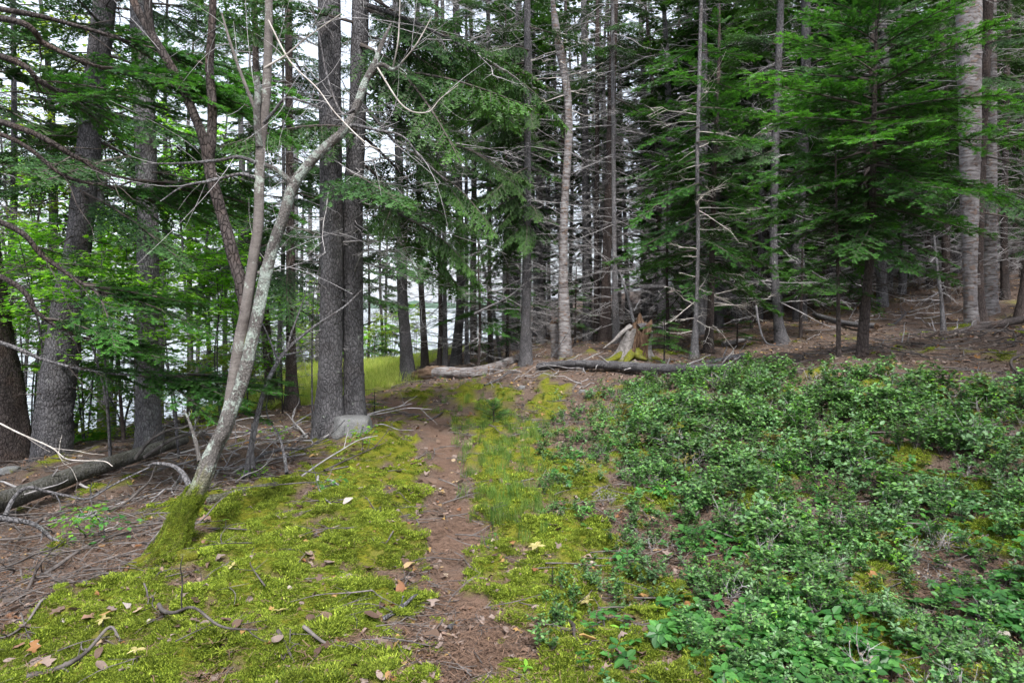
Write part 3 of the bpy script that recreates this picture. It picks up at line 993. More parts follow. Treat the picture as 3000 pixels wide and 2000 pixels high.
# dead birch snag and stub
conifer('birch_snag', 'tall crooked dead birch snag with peeling white bark', [(1657, 985, 36), (1652, 900, 33), (1650, 800, 27), (1652, 650, 24), (1658, 530, 23), (1666, 400, 23), (1664, 300, 22),
        (1656, 230, 23), (1641, 150, 25), (1628, 80, 22), (1618, -10, 12)], Y=14.6, mat='birch', ns=22, seed=43, flare=0.3, broken=True, dead=(5.2, 7.0, 14, 0.5, 1.8, dict(rad=0.016)), twig='twig_pale')
conifer('birch_stub', 'short broken white birch stub left of the hollow stump', [(1632, 1048, 32), (1626, 1000, 25), (1621, 948, 28)], mat='birch', ns=20, seed=44, flare=0.2, broken=True, step=0.03)

# behind the hollow stump
for i, (lab, px, mt) in enumerate([
    ('grey trunk just right of the dead birch snag', [(1724, 990, 28), (1718, 850, 22), (1716, 600, 20), (1712, 200, 18), (1710, 0, 17)], 'bark'),
    ('slender trunk midway between birch snag and broken pole', [(1749, 985, 20), (1748, 700, 14), (1750, 300, 13), (1750, 0, 12)], 'bark_dark'),
    ('dark stout trunk directly behind the broken pale pole', [(1772, 985, 34), (1776, 800, 27), (1786, 500, 26), (1796, 150, 22), (1800, 0, 22)], 'bark_brown'),
    ('smooth pale trunk behind the hollow stump', [(1806, 990, 22), (1801, 800, 15), (1799, 650, 13), (1796, 200, 12)], 'bark_pale'),
]):
    conifer('spruce_tree', lab, px, Y=19.5 - i * 0.8, mat=mt, ns=16, seed=50 + i, flare=0.4, top=12, dead=(0.4, 9.5, 110, 0.8, 2.2), live=[('spruce', 6, 10, 6, 2.0, 1.6, -0.3, 0.1)])

# right side
conifer('spruce_tree', 'grey trunk with a mossy foot on the leafy slope', [(2293, 1006, 42), (2279, 930, 27), (2268, 800, 24), (2266, 650, 22), (2272, 400, 22), (2282, 150, 20), (2288, 0, 18)],
        mat='bark', ns=18, seed=60, flare=0.5, top=12, moss=(0.22, 1.0), dead=(0.7, 8, 60, 0.7, 1.9), live=[('spruce', 3.5, 9, 26, 2.2, 1.6, -0.3, 0.1)])
conifer('birch_tree', 'big white birch trunk with curling bark at far right', [(2846, 962, 38), (2843, 850, 34), (2841, 700, 42), (2842, 450, 54), (2840, 250, 60), (2838, 0, 66)], Y1=12.3,
        mat='birch', ns=26, seed=61, flare=0.3, top=12, dead=(3.5, 7, 10, 0.5, 1.5))
conifer('spruce_tree', 'brown spruce trunk standing against the big white birch', [(2874, 948, 40), (2866, 850, 29), (2868, 650, 27), (2880, 350, 27), (2896, 0, 26)], mat='bark_brown', ns=20, seed=62,
        flare=0.4, top=12, dead=(1.0, 8, 80, 0.8, 2.4), live=[('spruce', 2.2, 8, 26, 2.2, 1.8, -0.3, 0.1)])
conifer('birch_tree', 'second white birch, behind the brown spruce at far right', [(2899, 922, 48), (2899, 800, 37), (2902, 600, 33), (2905, 300, 27), (2905, 0, 24)], mat='birch', ns=20, seed=63, flare=0.4, top=12)
conifer('spruce_tree', 'dim narrow trunk between the birches and the right edge', [(2946, 930, 24), (2942, 700, 18), (2948, 300, 16), (2955, 0, 16)], Y=15.5, mat='bark_dark', ns=14, seed=64, top=12,
        dead=(0.8, 8, 90, 0.8, 2.4), live=[('spruce', 2.5, 8, 24, 2.2, 1.8, -0.3, 0.1)])
conifer('spruce_tree', 'leaning smooth trunk cut off by the right edge', [(2984, 936, 30), (3004, 830, 25), (3030, 650, 22), (3060, 300, 20)], mat='bark_brown', ns=16, seed=65, top=9, dead=(1.5, 6, 30, 0.8, 1.8))
conifer('dead_sapling', 'leaning dead sapling left of the big birch', [(2766, 972, 16), (2758, 880, 10), (2746, 790, 9), (2736, 690, 6)], mat='bark_pale', ns=10, seed=66, flare=0.3, broken=True,
        dead=(0.5, 2.2, 16, 0.3, 0.9), step=0.05)
conifer('dead_sapling', 'leaning thin dead trunk left of the bare middle spruce', [(1469, 1057, 9), (1447, 920, 9), (1420, 790, 8), (1400, 700, 6)], mat='bark_pale', ns=8, seed=67, flare=0.2, broken=True, dead=(0.5, 3, 10, 0.3, 0.9))

# young firs
conifer('young_fir', 'large dark young fir with broad layered boughs on the right', [(2522, 1045, 32), (2535, 900, 26), (2552, 700, 22), (2558, 500, 18), (2562, 300, 13), (2566, 120, 8), (2567, -40, 3)],
        mat='bark_brown', ns=18, seed=70, flare=0.25, broken=True, dead=(0.9, 2.6, 22, 0.5, 1.3), twig='twig_dark',
        live=[('fir', 1.4, 2.6, 22, 1.3, 1.7, -0.4, -0.1), ('bright', 2.5, 3.9, 32, 1.9, 1.6, -0.15, 0.2), ('fir', 3.9, 5.3, 26, 1.4, 0.5, 0.35, 0.9)])
conifer('young_fir', 'tall airy young fir between the hollow stump and the big fir', [(2074, 1038, 30), (2082, 900, 19), (2086, 750, 16), (2092, 500, 14), (2104, 250, 11), (2108, 60, 6), (2109, 10, 2)],
        mat='bark_brown', ns=14, seed=71, flare=0.4, broken=True, dead=(0.4, 4.2, 44, 0.5, 1.5), twig='twig_pale',
        live=[('fir', 1.5, 4.2, 22, 1.7, 1.5, -0.35, -0.1), ('bright', 3.6, 6.7, 38, 1.4, 0.4, 0.0, 0.7)])
conifer('young_fir', 'slim pale fir trunk left of the tall airy young fir', [(2032, 1055, 24), (2040, 900, 12), (2045, 700, 11), (2043, 450, 11), (2052, 100, 10), (2055, 0, 9)],
        mat='bark_pale', ns=14, seed=72, flare=0.6, top=9, moss=(0.2, 0.9), dead=(0.5, 5, 40, 0.5, 1.5), twig='twig_pale', live=[('fir', 1.8, 6, 20, 1.6, 1.4, -0.3, 0.1)])
conifer('young_fir', 'slender fir sapling with low sprays left of the big fir', [(2457, 1058, 15), (2456, 900, 11), (2454, 750, 9), (2450, 600, 7), (2448, 430, 3)], mat='bark_brown', ns=10, seed=73,
        flare=0.2, broken=True, live=[('bright', 0.9, 1.9, 13, 0.75, 0.8, -0.3, -0.05), ('fir', 1.7, 3.1, 22, 1.0, 0.5, -0.1, 0.5)])
conifer('young_fir', 'small dark-stemmed fir directly behind the fallen dark log', [(1958, 962, 11), (1955, 880, 9), (1954, 820, 8), (1955, 650, 7), (1955, 470, 3)], Y=14.8, mat='bark_dark', ns=10, seed=74,
        flare=0.3, broken=True, dead=(0.4, 1.5, 12, 0.4, 1.0), live=[('bright', 1.5, 2.6, 15, 1.4, 1.2, -0.2, 0.1), ('fir', 2.6, 4.4, 16, 1.1, 0.4, 0, 0.6)])
conifer('fir_sapling', 'little fir with thin flat sprays right of the hollow stump', [(1946, 1062, 6), (1946, 1000, 4), (1947, 940, 2)], mat='bark_dark', ns=8, seed=75, flare=0.2, broken=True, step=0.04,
        live=[('bright', 0.25, 0.75, 11, 0.6, 0.45, -0.05, 0.2)])
conifer('fir_sapling', 'thin fir sapling in front of the birch snag', [(1684, 1015, 7), (1686, 900, 5), (1689, 780, 2)], mat='bark_dark', ns=8, seed=76, flare=0.2, broken=True, step=0.05,
        live=[('fir', 0.5, 1.6, 16, 0.75, 0.45, -0.1, 0.25)])
conifer('fir_sapling', 'little fir at the foot of the mossy trunk on the slope', [(2160, 1015, 6), (2160, 990, 5), (2162, 930, 2)], mat='bark_dark', ns=8, seed=77, flare=0.2, broken=True, step=0.04,
        live=[('fir', 0.15, 0.6, 10, 0.55, 0.4, -0.05, 0.3)])
conifer('fir_sapling', 'fir sapling among low branches between mossy trunk and slender fir', [(2345, 992, 12), (2347, 900, 9), (2350, 780, 6), (2352, 640, 3)], mat='bark_brown', ns=8, seed=78, flare=0.2, broken=True,
        live=[('bright', 0.9, 2.6, 26, 1.1, 0.5, -0.2, 0.2)])
conifer('fir_sapling', 'feathery fir seedling beside the trail bend', [(1448, 1262, 8), (1447, 1235, 6), (1446, 1200, 3)], mat='bark_brown', ns=8, seed=79, flare=0.1, broken=True, step=0.02,
        live=[('bright', 0.02, 0.24, 26, 0.26, 0.16, 0.35, 0.9)])
conifer('fir_sapling', 'tiny slender fir seedling right of the twin spruce', [(1097, 1215, 4), (1097, 1180, 3), (1098, 1140, 1.5)], mat='bark_dark', ns=6, seed=80, flare=0.1, broken=True, step=0.02,
        live=[('fir', 0.16, 0.34, 9, 0.16, 0.1, 0.1, 0.3)])
conifer('fir_sapling', 'thin fir sapling before the slim brown trunk near the meadow', [(828, 1215, 5), (826, 1120, 4), (824, 1090, 2)], mat='bark_dark', ns=6, seed=81, flare=0.1, broken=True, step=0.03,
        live=[('fir', 0.35, 0.75, 12, 0.45, 0.3, -0.1, 0.2)])
conifer('fir_sapling', 'small fir with low fern-like boughs between the two left trunks', [(365, 1262, 12), (352, 1150, 9), (346, 1000, 7), (345, 900, 4)], Y=9.6, mat='bark_brown', ns=8, seed=82, flare=0.2, broken=True,
        live=[('fir', 0.9, 1.8, 22, 0.9, 0.6, -0.15, 0.2)])
for u, v, vt, ln, lab in [(1098, 1046, 975, 0.9, 'pale young fir at the meadow edge by the water, left one'), (1128, 1046, 965, 0.8, 'pale young fir at the meadow edge by the water, right one')]:
    conifer('young_fir', lab, [(u, v, 4), (u, (v + vt) / 2, 3), (u + 1, vt, 1)], Y=25.0, mat='bark_dark', ns=6, seed=u, flare=0.1, broken=True,
            live=[('bright', 0.3, (v - vt) / F * 25 * 0.95, 20, ln, 0.25, 0, 0.5)])

# spruce standing left of the frame, its limbs reach in
ot = thing('overhanging_spruce', 'spruce left of the frame whose dark limbs sweep in from the edge', 'tree', (-6.4, 6.3, gz(-6.4, 6.3)))
ob = np.array(ot.location)
tp = np.array([(-6.4, 6.3, gz(-6.4, 6.3) - 0.2), (-6.42, 6.3, 2), (-6.4, 6.35, 5), (-6.4, 6.3, 9), (-6.4, 6.3, 12)])
obj('trunk', stem_mesh('trunk', tp - ob, [0.24, 0.2, 0.17, 0.1, 0.03], M['bark_dark'], 20, 0.08, 0.4, 0.06, seed=9), ot)
LIMBS = [
    ([(0, 27), (223, 76), (450, 147), (560, 190)], 5.6, 0.020, 'fir', 5), ([(0, 54), (134, 130), (250, 183), (400, 225), (520, 262)], 5.2, 0.020, 'fir', 12),
    ([(0, 165), (125, 245), (223, 277), (390, 285)], 5.8, 0.022, 'fir', 5), ([(0, 357), (223, 460), (312, 509), (455, 533), (600, 525)], 5.6, 0.020, 'fir', 4),
    ([(0, 393), (196, 518), (380, 553), (450, 560)], 6.0, 0.018, 'fir', 6), ([(0, 650), (134, 757), (285, 855), (400, 880)], 6.0, 0.022, 'fir', 6),
    ([(0, 810), (112, 918), (200, 971), (312, 1007), (430, 1010)], 6.2, 0.020, 'fir', 7), ([(0, 1003), (125, 1052), (260, 1085), (420, 1100), (600, 1095)], 6.4, 0.016, 'fir', 13),
]
r_ = np.random.default_rng(91)
for k, (px, Y, rd, kind, nb) in enumerate(LIMBS):
    p = [W(u, v, Y + 0.05 * j) for j, (u, v) in enumerate(px)]
    root = np.array([-6.3, 6.3, p[0][2] + 0.5])
    P = spline(np.array([root] + p), 40)
    rad = np.linspace(rd * 1.5, 0.004, 40)
    limb = obj('limb', stem_mesh('limb', P - ob, rad, M['bark_dark'] if k != 7 else M['bark_pale'], 8, 0.05, 0, 0.08, seed=k), ot)
    m = 8 if nb < 12 else 4
    tt = r_.uniform(0.35, 0.95, m)
    parts = []
    for t_ in tt:
        i = int(t_ * 39)
        d = unit(P[min(i + 1, 39)] - P[i - 1])
        sdv = np.cross(d, [0, 0, 1])
        L = r_.uniform(0.3, 0.9)
        q = P[i] - ob + np.outer(np.linspace(0, 1, 6), unit(d * 0.8 + sdv * r_.choice([-1, 1]) * 0.7 + np.array([0, 0, r_.normal(-0.15, 0.3)])) * L)
        q = q + r_.normal(0, 0.02, q.shape) * np.linspace(0, 1, 6)[:, None]
        parts.append((*tubes(q[None], np.linspace(0.006, 0.0015, 6)[None], 4), 0, None))
    obj('twigs', make_mesh('twigs', parts, [M['twig_dark']]), limb, kind='stuff')
    for j in range(int(nb * 1.4)):
        s = r_.uniform(0.4, 0.98) if nb < 12 else r_.uniform(0.55, 0.99)
        i = int(s * 39)
        d = unit(P[min(i + 1, 39)] - P[i - 1])
        az = math.atan2(d[1], d[0]) + r_.normal(0, 0.5)
        add_bough(ot, kind, tuple(P[i] - ob), az, r_.normal(-0.12, 0.1), r_.uniform(0.6, 1.2), r_)


# ------------------------------------------------------------------ leaning many-stemmed tree with the mossy foot
def pxs(l):
    return np.array([W(u, v, Y) for u, v, Y in l])


lb = np.array([W(478, 1650, 4.3)[0], 4.3, 0.0])
lb[2] = gz(lb[0], lb[1])
lean = thing('leaning_tree', 'leaning lichened tree with several crooked stems and a thick mossy foot', 'tree', lb)
foot = pxs([(455, 1690, 4.28), (500, 1605, 4.33), (540, 1500, 4.4), (584, 1425, 4.45), (618, 1335, 4.55), (658, 1252, 4.62), (680, 1180, 4.7)])
foot[0, 2] = lb[2] - 0.1
obj('trunk', stem_mesh('trunk', foot - lb, [0.095, 0.077, 0.058, 0.050, 0.047, 0.047, 0.046], M['bark_lichen'], 40, 0.02, 0.45, 0.10, 0.70, 1.0, 3, knots=4), lean)
for q, rr0 in (([(500, 1640, 4.33), (440, 1680, 4.25), (400, 1705, 4.2), (350, 1725, 4.15)], [0.09, 0.06, 0.035, 0.01]), ([(500, 1640, 4.33), (545, 1655, 4.25), (585, 1668, 4.2)], [0.08, 0.045, 0.012])):
    qq = pxs(q)
    qq[1:, 2] = [gz(a[0], a[1]) + 0.01 for a in qq[1:]]
    obj('root', stem_mesh('root', qq - lb, rr0, M['bark_lichen'], 16, 0.02, 0, 0.12, 9, 1.0, 4), lean)
STEMS = [
    ([(668, 1235, 4.66), (685, 1110, 4.75), (702, 1000, 4.8), (722, 900, 4.85), (745, 740, 4.9), (757, 650, 4.95), (763, 446, 5.0), (777, 312, 5.0), (786, 134, 5.05), (788, -60, 5.1)],
     [0.044, 0.041, 0.039, 0.037, 0.036, 0.035, 0.034, 0.033, 0.030, 0.026], 'bark_smooth', 'smooth_stem'),
    ([(672, 1215, 4.66), (712, 1110, 4.72), (735, 1010, 4.76), (752, 930, 4.8), (775, 820, 4.85), (800, 720, 4.9), (828, 640, 4.92), (860, 545, 4.95), (905, 480, 5.0), (960, 425, 5.05), (1010, 380, 5.1),
      (1045, 310, 5.15), (1068, 245, 5.2), (1100, 180, 5.25), (1118, 130, 5.3), (1146, 70, 5.35)],
     [0.046, 0.045, 0.044, 0.042, 0.040, 0.040, 0.039, 0.039, 0.036, 0.034, 0.032, 0.030, 0.028, 0.022, 0.018, 0.008], 'bark_lichen', 'lichened_stem'),
    ([(732, 1020, 4.80), (722, 930, 4.9), (706, 830, 4.95), (688, 770, 5.0), (670, 700, 5.0), (645, 610, 5.05), (622, 530, 5.05), (611, 469, 5.1), (590, 390, 5.1), (558, 312, 5.15), (527, 241, 5.2), (491, 178, 5.2),
      (446, 103, 5.25), (402, 27, 5.3), (375, -40, 5.3)], [0.04, 0.042, 0.043, 0.043, 0.042, 0.040, 0.040, 0.040, 0.034, 0.033, 0.033, 0.031, 0.03, 0.028, 0.026], 'bark_dark', 'dark_stem'),
    ([(611, 469, 5.1), (620, 410, 5.1), (622, 312, 5.12), (616, 240, 5.15), (614, 178, 5.2), (622, 60, 5.2), (626, -60, 5.2)], [0.036, 0.034, 0.034, 0.032, 0.030, 0.028, 0.026], 'bark_dark', 'dark_stem'),
    ([(446, 103, 5.25), (436, 50, 5.25), (430, -40, 5.25)], [0.028, 0.028, 0.026], 'bark_dark', 'dark_stem'),
    ([(760, 430, 4.98), (752, 330, 4.95), (755, 290, 4.95), (752, 225, 4.95)], [0.028, 0.026, 0.024, 0.022], 'bark_lichen', 'broken_stem'),
    ([(752, 330, 4.95), (735, 290, 4.95), (700, 200, 4.95), (670, 110, 4.95), (650, 40, 5.0)], [0.014, 0.013, 0.011, 0.009, 0.006], 'bark_smooth', 'branch'),
    ([(862, 545, 4.95), (820, 505, 4.92), (777, 482, 4.95)], [0.026, 0.020, 0.017], 'bark_lichen', 'branch'),
    ([(770, 365, 4.98), (800, 330, 4.95), (835, 290, 4.9), (880, 295, 4.9), (950, 320, 4.9)], [0.014, 0.012, 0.010, 0.008, 0.004], 'bark_pale', 'branch'),
    ([(757, 480, 4.98), (700, 460, 4.95), (640, 470, 4.95), (540, 478, 4.9), (420, 480, 4.85)], [0.016, 0.013, 0.012, 0.009, 0.004], 'bark_pale', 'branch'),
    ([(745, 520, 4.95), (700, 510, 4.9), (620, 530, 4.9), (540, 545, 4.9), (470, 590, 4.9)], [0.016, 0.012, 0.01, 0.008, 0.004], 'bark_pale', 'branch'),
    ([(1010, 380, 5.1), (1035, 368, 5.1), (1075, 375, 5.05), (1105, 382, 5.0), (1180, 400, 5.0), (1240, 470, 5.0), (1310, 530, 5.0)], [0.020, 0.016, 0.013, 0.010, 0.007, 0.005, 0.003], 'bark_pale', 'branch'),
    ([(1040, 320, 5.1), (1000, 330, 5.1), (960, 230, 5.1), (930, 80, 5.1), (905, 0, 5.1)], [0.012, 0.010, 0.008, 0.006, 0.004], 'bark_pale', 'branch'),
    ([(1068, 245, 5.2), (1110, 190, 5.2), (1150, 205, 5.2), (1175, 190, 5.15)], [0.02, 0.018, 0.016, 0.01], 'bark_lichen', 'branch'),
    ([(1150, 205, 5.2), (1165, 130, 5.1), (1170, 60, 5.1), (1172, -20, 5.1)], [0.007, 0.006, 0.004, 0.003], 'twig_pale', 'branch'),
    ([(1172, 190, 5.2), (1220, 130, 5.1), (1265, 50, 5.1)], [0.007, 0.005, 0.003], 'twig_pale', 'branch'),
    ([(1100, 190, 5.2), (1180, 310, 5.1), (1250, 330, 5.1), (1290, 290, 5.1), (1342, 250, 5.1)], [0.007, 0.006, 0.005, 0.004, 0.002], 'twig_pale', 'branch'),
    ([(775, 200, 5.0), (840, 160, 5.0), (900, 110, 5.0), (1000, 40, 5.0)], [0.009, 0.007, 0.005, 0.003], 'twig_pale', 'branch'),
    ([(786, 60, 5.0), (850, 180, 5.0), (930, 260, 5.0), (990, 340, 5.0), (1090, 430, 5.0), (1170, 430, 5.0)], [0.006, 0.006, 0.005, 0.005, 0.004, 0.002], 'twig_pale', 'branch'),
    ([(757, 800, 4.9), (770, 790, 4.9), (780, 750, 4.9)], [0.014, 0.012, 0.010], 'grey_wood', 'branch'),
]
for k, (l, rad, mt, nm) in enumerate(STEMS):
    P = pxs(l) - lb
    obj(nm, stem_mesh(nm, P, rad, M[mt], 22 if rad[0] > 0.03 else 10, 0.03, 0, 0.07, 0.25 if k == 2 else 0, 0.8 if k == 2 else 0, k + 1, knots=4 if rad[0] > 0.03 else 1), lean)
r_ = np.random.default_rng(95)
parts = []
for k, (l, rad, mt, nm) in enumerate(STEMS):
    P = spline(pxs(l) - lb, 30)
    for _ in range(4 if nm == 'branch' else 3):
        i = r_.integers(8, 29)
        d = unit(P[min(i + 1, 29)] - P[i - 1])
        D = unit(d * 0.7 + r_.normal(0, 0.6, 3) * np.array([1, 0.5, 0.8]))
        L = r_.uniform(0.15, 0.7)
        tq = np.linspace(0, 1, 7)
        q = P[i] + np.outer(tq * L, D) + np.outer(tq ** 2 * L, r_.normal(0, 0.45, 3))
        parts.append((*tubes(q[None], np.linspace(0.0026, 0.0009, 7)[None], 4), 0, 0.2))
obj('twigs', make_mesh('twigs', parts, [M['twig']]), lean, kind='stuff')


# ------------------------------------------------------------------ logs, stump, boulder
def log(name, label, pts, radii, mat, endmat='grey_wood', ns=20, stubs=0, seed=0, moss=0.0, cat='log', rough=0.08, group=None, stublen=(0.1, 0.5)):
    pts = np.array(pts, float)
    base = np.array([pts[:, 0].mean(), pts[:, 1].mean(), 0])
    base[2] = gz(base[0], base[1])
    t = thing(name, label, cat, base, group)
    obj('trunk', stem_mesh('trunk', pts - base, radii, M[mat], ns, 0.04, 0, rough, 99 if moss else 0, moss, seed, cap=True, endmat=M[endmat], knots=4), t)
    r = np.random.default_rng(seed + 500)
    S = spline(np.column_stack([pts - base, radii]), 60)
    for _ in range(stubs):
        i = r.integers(3, 56)
        d = unit(S[i + 1, :3] - S[i - 1, :3])
        D = unit(np.cross(d, r.normal(0, 1, 3)) + 0.35 * d + np.array([0, -0.2, 0.1]))
        L = r.uniform(*stublen)
        q = S[i, :3] + np.outer(np.linspace(0.3, 1, 6), D * (S[i, 3] + L)) + r.normal(0, 0.012, (6, 3)) * np.linspace(0, 1, 6)[:, None]
        obj('branch_stub', stem_mesh('branch_stub', q, np.linspace(0.012, 0.005, 6) * r.uniform(0.6, 1.2), M['twig'], 6, 0.04, seed=seed), t)
    return t


def rest(px, rad, lift=0.0):
    out = []
    for (u, v), r in zip(px, rad):
        p = px2w(u, v)
        p[2] = gz(p[0], p[1]) + r * 0.75 + lift
        out.append(p)
    return np.array(out)


rl = [0.13, 0.125, 0.115, 0.105, 0.09]
bl = log('birch_log', 'pale fallen birch log with a splintered rotten brown end', rest([(1262, 1108), (1310, 1106), (1385, 1100), (1460, 1080), (1540, 1058)], rl), rl, 'birch', 'rotten_log', 26, 0, 11)
bb = np.array(bl.location)
rr_ = [0.035, 0.075, 0.11, 0.145, 0.135]
rp = rest([(1182, 1118), (1205, 1116), (1235, 1113), (1262, 1109), (1286, 1105)], rr_, 0.03)
obj('rotten_end', stem_mesh('rotten_end', rp - bb, rr_, M['rotten_log'], 26, 0.02, 0, 0.28, seed=12, cap=True), bl)
r_ = np.random.default_rng(12)
for i in range(9):
    s = r_.uniform(0.2, 1.0)
    a = rp[0] * (1 - s) + rp[-1] * s
    q = [a - bb + [0, -0.02, 0.05], a - bb + [0.12, -0.02, 0.10 + r_.uniform(0, 0.03)], a - bb + [0.3, r_.uniform(-0.06, 0.06), 0.10 + r_.uniform(-0.03, 0.05)]]
    obj('splinter', stem_mesh('splinter', q, [0.012, 0.016, 0.004], M['rotten_log'], 6, 0.03, 0, 0.2, seed=i), bl)
for u, v in [(1402, 1096), (1432, 1090)]:
    p = px2w(u, v)
    p[2] = gz(p[0], p[1])
    q = [p - bb + [0, -0.06, 0.0], p - bb + [0, -0.10, 0.10], p - bb + [0.0, -0.05, 0.2]]
    obj('bark_ridge', stem_mesh('bark_ridge', q, [0.015, 0.022, 0.012], M['rotten_log'], 8, 0.02, 0, 0.2, seed=u), bl)

rl = [0.07, 0.075, 0.08, 0.085, 0.085, 0.08]
log('fallen_log', 'long straight dark log lying in front of the hollow stump', rest([(1578, 1082), (1680, 1086), (1800, 1092), (1920, 1097), (2050, 1104), (2150, 1108)], rl, 0.05), rl, 'bark', 'grey_wood', 22, 16, 13, stublen=(0.15, 0.6))
log('fallen_log', 'short grey log propped on the right end of the dark log', [W(2025, 1074, 11.6), W(2090, 1062, 11.8), W(2180, 1042, 12.0)], [0.065, 0.062, 0.058], 'bark_pale', 'rotten', 20, 2, 14)
log('fallen_log', 'long dark fallen trunk slanting up to the right edge', [W(2470, 1046, 10.6), W(2620, 1018, 10.8), W(2760, 985, 11.1), W(2880, 958, 11.4), W(3060, 925, 11.8)], [0.03, 0.045, 0.055, 0.06, 0.065], 'bark_dark', 'grey_wood', 18, 12, 15)
log('fallen_log', 'thin dark pole lying under the long slanting trunk', [W(2600, 1032, 10.3), W(2760, 1018, 10.3), W(2950, 1000, 10.6), W(3080, 985, 10.8)], [0.02, 0.025, 0.03, 0.03], 'bark_dark', 'grey_wood', 12, 8, 16)
rl = [0.055, 0.06, 0.06]
log('fallen_log', 'brown fallen trunk on the leafy slope behind the big fir', rest([(2385, 930), (2470, 955), (2568, 975)], rl, 0.05), rl, 'bark_pale', 'rotten', 16, 4, 17)
rl = [0.05, 0.05, 0.045]
log('birch_log', 'short white birch piece lying below the mossy-footed trunk', rest([(2118, 1012), (2160, 1003), (2200, 995)], rl), rl, 'birch', 'grey_wood', 16, 0, 18)
log('fallen_log', 'grey fallen trunk lying high in the thicket behind the stump', [W(1850, 838, 18), W(2000, 845, 18), W(2130, 868, 17.6), W(2230, 885, 17.2)], [0.05, 0.06, 0.065, 0.06], 'bark_pale', 'grey_wood', 14, 10, 19)
rl = [0.095, 0.09, 0.083, 0.076, 0.066]
log('fallen_log', 'thick fallen trunk running in from the left edge towards the mossy foot', rest([(-120, 1580), (60, 1500), (230, 1430), (400, 1370), (540, 1320)], rl, 0.10), rl, 'bark', 'grey_wood', 28, 8, 21, moss=0.12)
log('fallen_log', 'crumbling brown log half sunk in moss right of the leaning tree', rest([(600, 1492), (690, 1468), (800, 1448), (945, 1432)], [0.03, 0.035, 0.03, 0.022]), [0.03, 0.035, 0.03, 0.022], 'bark', 'rotten', 14, 2, 22, moss=0.25)
rl = [0.035, 0.045, 0.04]
log('fallen_log', 'mossy grey pole lying behind the pale birch log', rest([(1375, 1064), (1420, 1056), (1470, 1040)], rl, 0.03), rl, 'bark_pale', 'grey_wood', 14, 2, 23, moss=0.5)
log('broken_pole', 'pale barkless broken pole leaning behind the hollow stump', [W(1856, 945, 13.4), W(1843, 885, 13.5), W(1830, 840, 13.6), W(1816, 797, 13.7)], [0.03, 0.028, 0.026, 0.016], 'bark_pale', 'rotten', 14, 3, 24, cat='dead wood')

# hollow stump
sp = px2w(1852, 1056)
sp[2] = gz(sp[0], sp[1])
stump = thing('hollow_stump', 'hollow rotten stump with mossy roots behind the dark log', 'stump', sp)
stump.scale = (1.2, 1.2, 0.95)
ns, K = 48, 30
th = np.arange(ns) * TAU / ns
hh = np.linspace(-0.08, 1, K)[:, None]
dth = np.abs((th[None] - R(-82) + math.pi) % TAU - math.pi)
Ht = 0.60 + 0.28 * np.exp(-((np.abs((th - R(70) + math.pi) % TAU - math.pi)) / 0.7) ** 2) + 0.10 * np.sin(5 * th + 1) * 0.5 + 0.05 * np.sin(11 * th)
Ht = Ht + 0.12 * np.exp(-((np.abs((th - R(10) + math.pi) % TAU - math.pi)) / 0.35) ** 2)
z_ = hh * Ht[None]
rad = 0.21 + 0.22 * np.exp(-np.maximum(z_, 0) / 0.16) * (0.75 + 0.35 * np.cos(4 * th + 0.6)[None]) + 0.012 * np.sin(17 * th)[None] + 0.010 * np.sin(29 * th + 3 * z_)
cav = np.exp(-(dth / 0.68) ** 6) * np.clip(z_ / 0.06, 0, 1)
rad = rad * (1 - 0.85 * cav) - 0.10 * cav
lean_x = 0.10 * hh
V = np.stack([rad * np.cos(th)[None] + lean_x, rad * np.sin(th)[None], z_], -1)
i = np.arange(ns)
j = (i + 1) % ns
k = np.arange(K - 1)[:, None]
q = np.stack([k * ns + i, k * ns + j, (k + 1) * ns + j, (k + 1) * ns + i], -1).reshape(-1, 4)
fm = (cav[:-1].reshape(-1) > 0.35).astype(int)
top = V[-1]
inn = top * np.array([0.62, 0.62, 1]) - np.array([0, 0, 0.10]) + np.array([0.035, 0, 0])
inn2 = top * np.array([0.5, 0.5, 0.4]) + np.array([0.04, 0, 0])
cv = np.vstack([top, inn, inn2])
q2 = np.concatenate([np.stack([a * ns + i, a * ns + j, (a + 1) * ns + j, (a + 1) * ns + i], -1) for a in (0, 1)])
mossv = np.clip((0.12 - z_) / 0.1, 0, 1) * (np.sin(3 * th + 2)[None] > -0.3)
mossv = np.maximum(mossv, (hh > 0.93) * (np.abs((th[None] - R(80) + math.pi) % TAU - math.pi) < 0.5))
obj('shell', make_mesh('shell', [(V, q, fm, None), (cv, q2, 1, None)], [M['grey_wood'], M['rotten']], vattr={'moss': np.concatenate([(mossv * (cav < 0.3)).ravel(), np.zeros(len(cv))])}), stump)
for a, L, mo in [(200, 0.62, 1), (245, 0.45, 1), (-20, 0.5, 1), (-60, 0.35, 0.9), (20, 0.55, 0.8), (150, 0.5, 0.5)]:
    d = np.array([math.cos(R(a)), math.sin(R(a)), 0])
    q = []
    for s in (0.1, 0.3, 0.6, 1.0):
        w = sp + d * L * s
        zz = gz(w[0], w[1]) - sp[2]
        q.append([*(d * L * s)[:2], zz + 0.20 * (1 - s) ** 1.5 + 0.01])
    obj('root', stem_mesh('root', q, [0.10, 0.08, 0.055, 0.02], M['bark'], 14, 0.03, 0, 0.12, 9 if mo else 0, mo, int(a) % 7), stump)
obj('splinter', stem_mesh('splinter', [(-0.46, -0.05, 0.26), (-0.30, -0.03, 0.40), (-0.14, 0, 0.58), (0.0, 0.05, 0.70)], [0.010, 0.026, 0.040, 0.045], M['grey_wood'], 12, 0.03, 0, 0.35, seed=2), stump)
obj('splinter', stem_mesh('splinter', [(0.12, 0.10, 0.66), (0.25, 0.14, 0.70), (0.5, 0.2, 0.66)], [0.07, 0.06, 0.03], M['bark'], 12, 0.03, 0, 0.2, seed=3), stump)
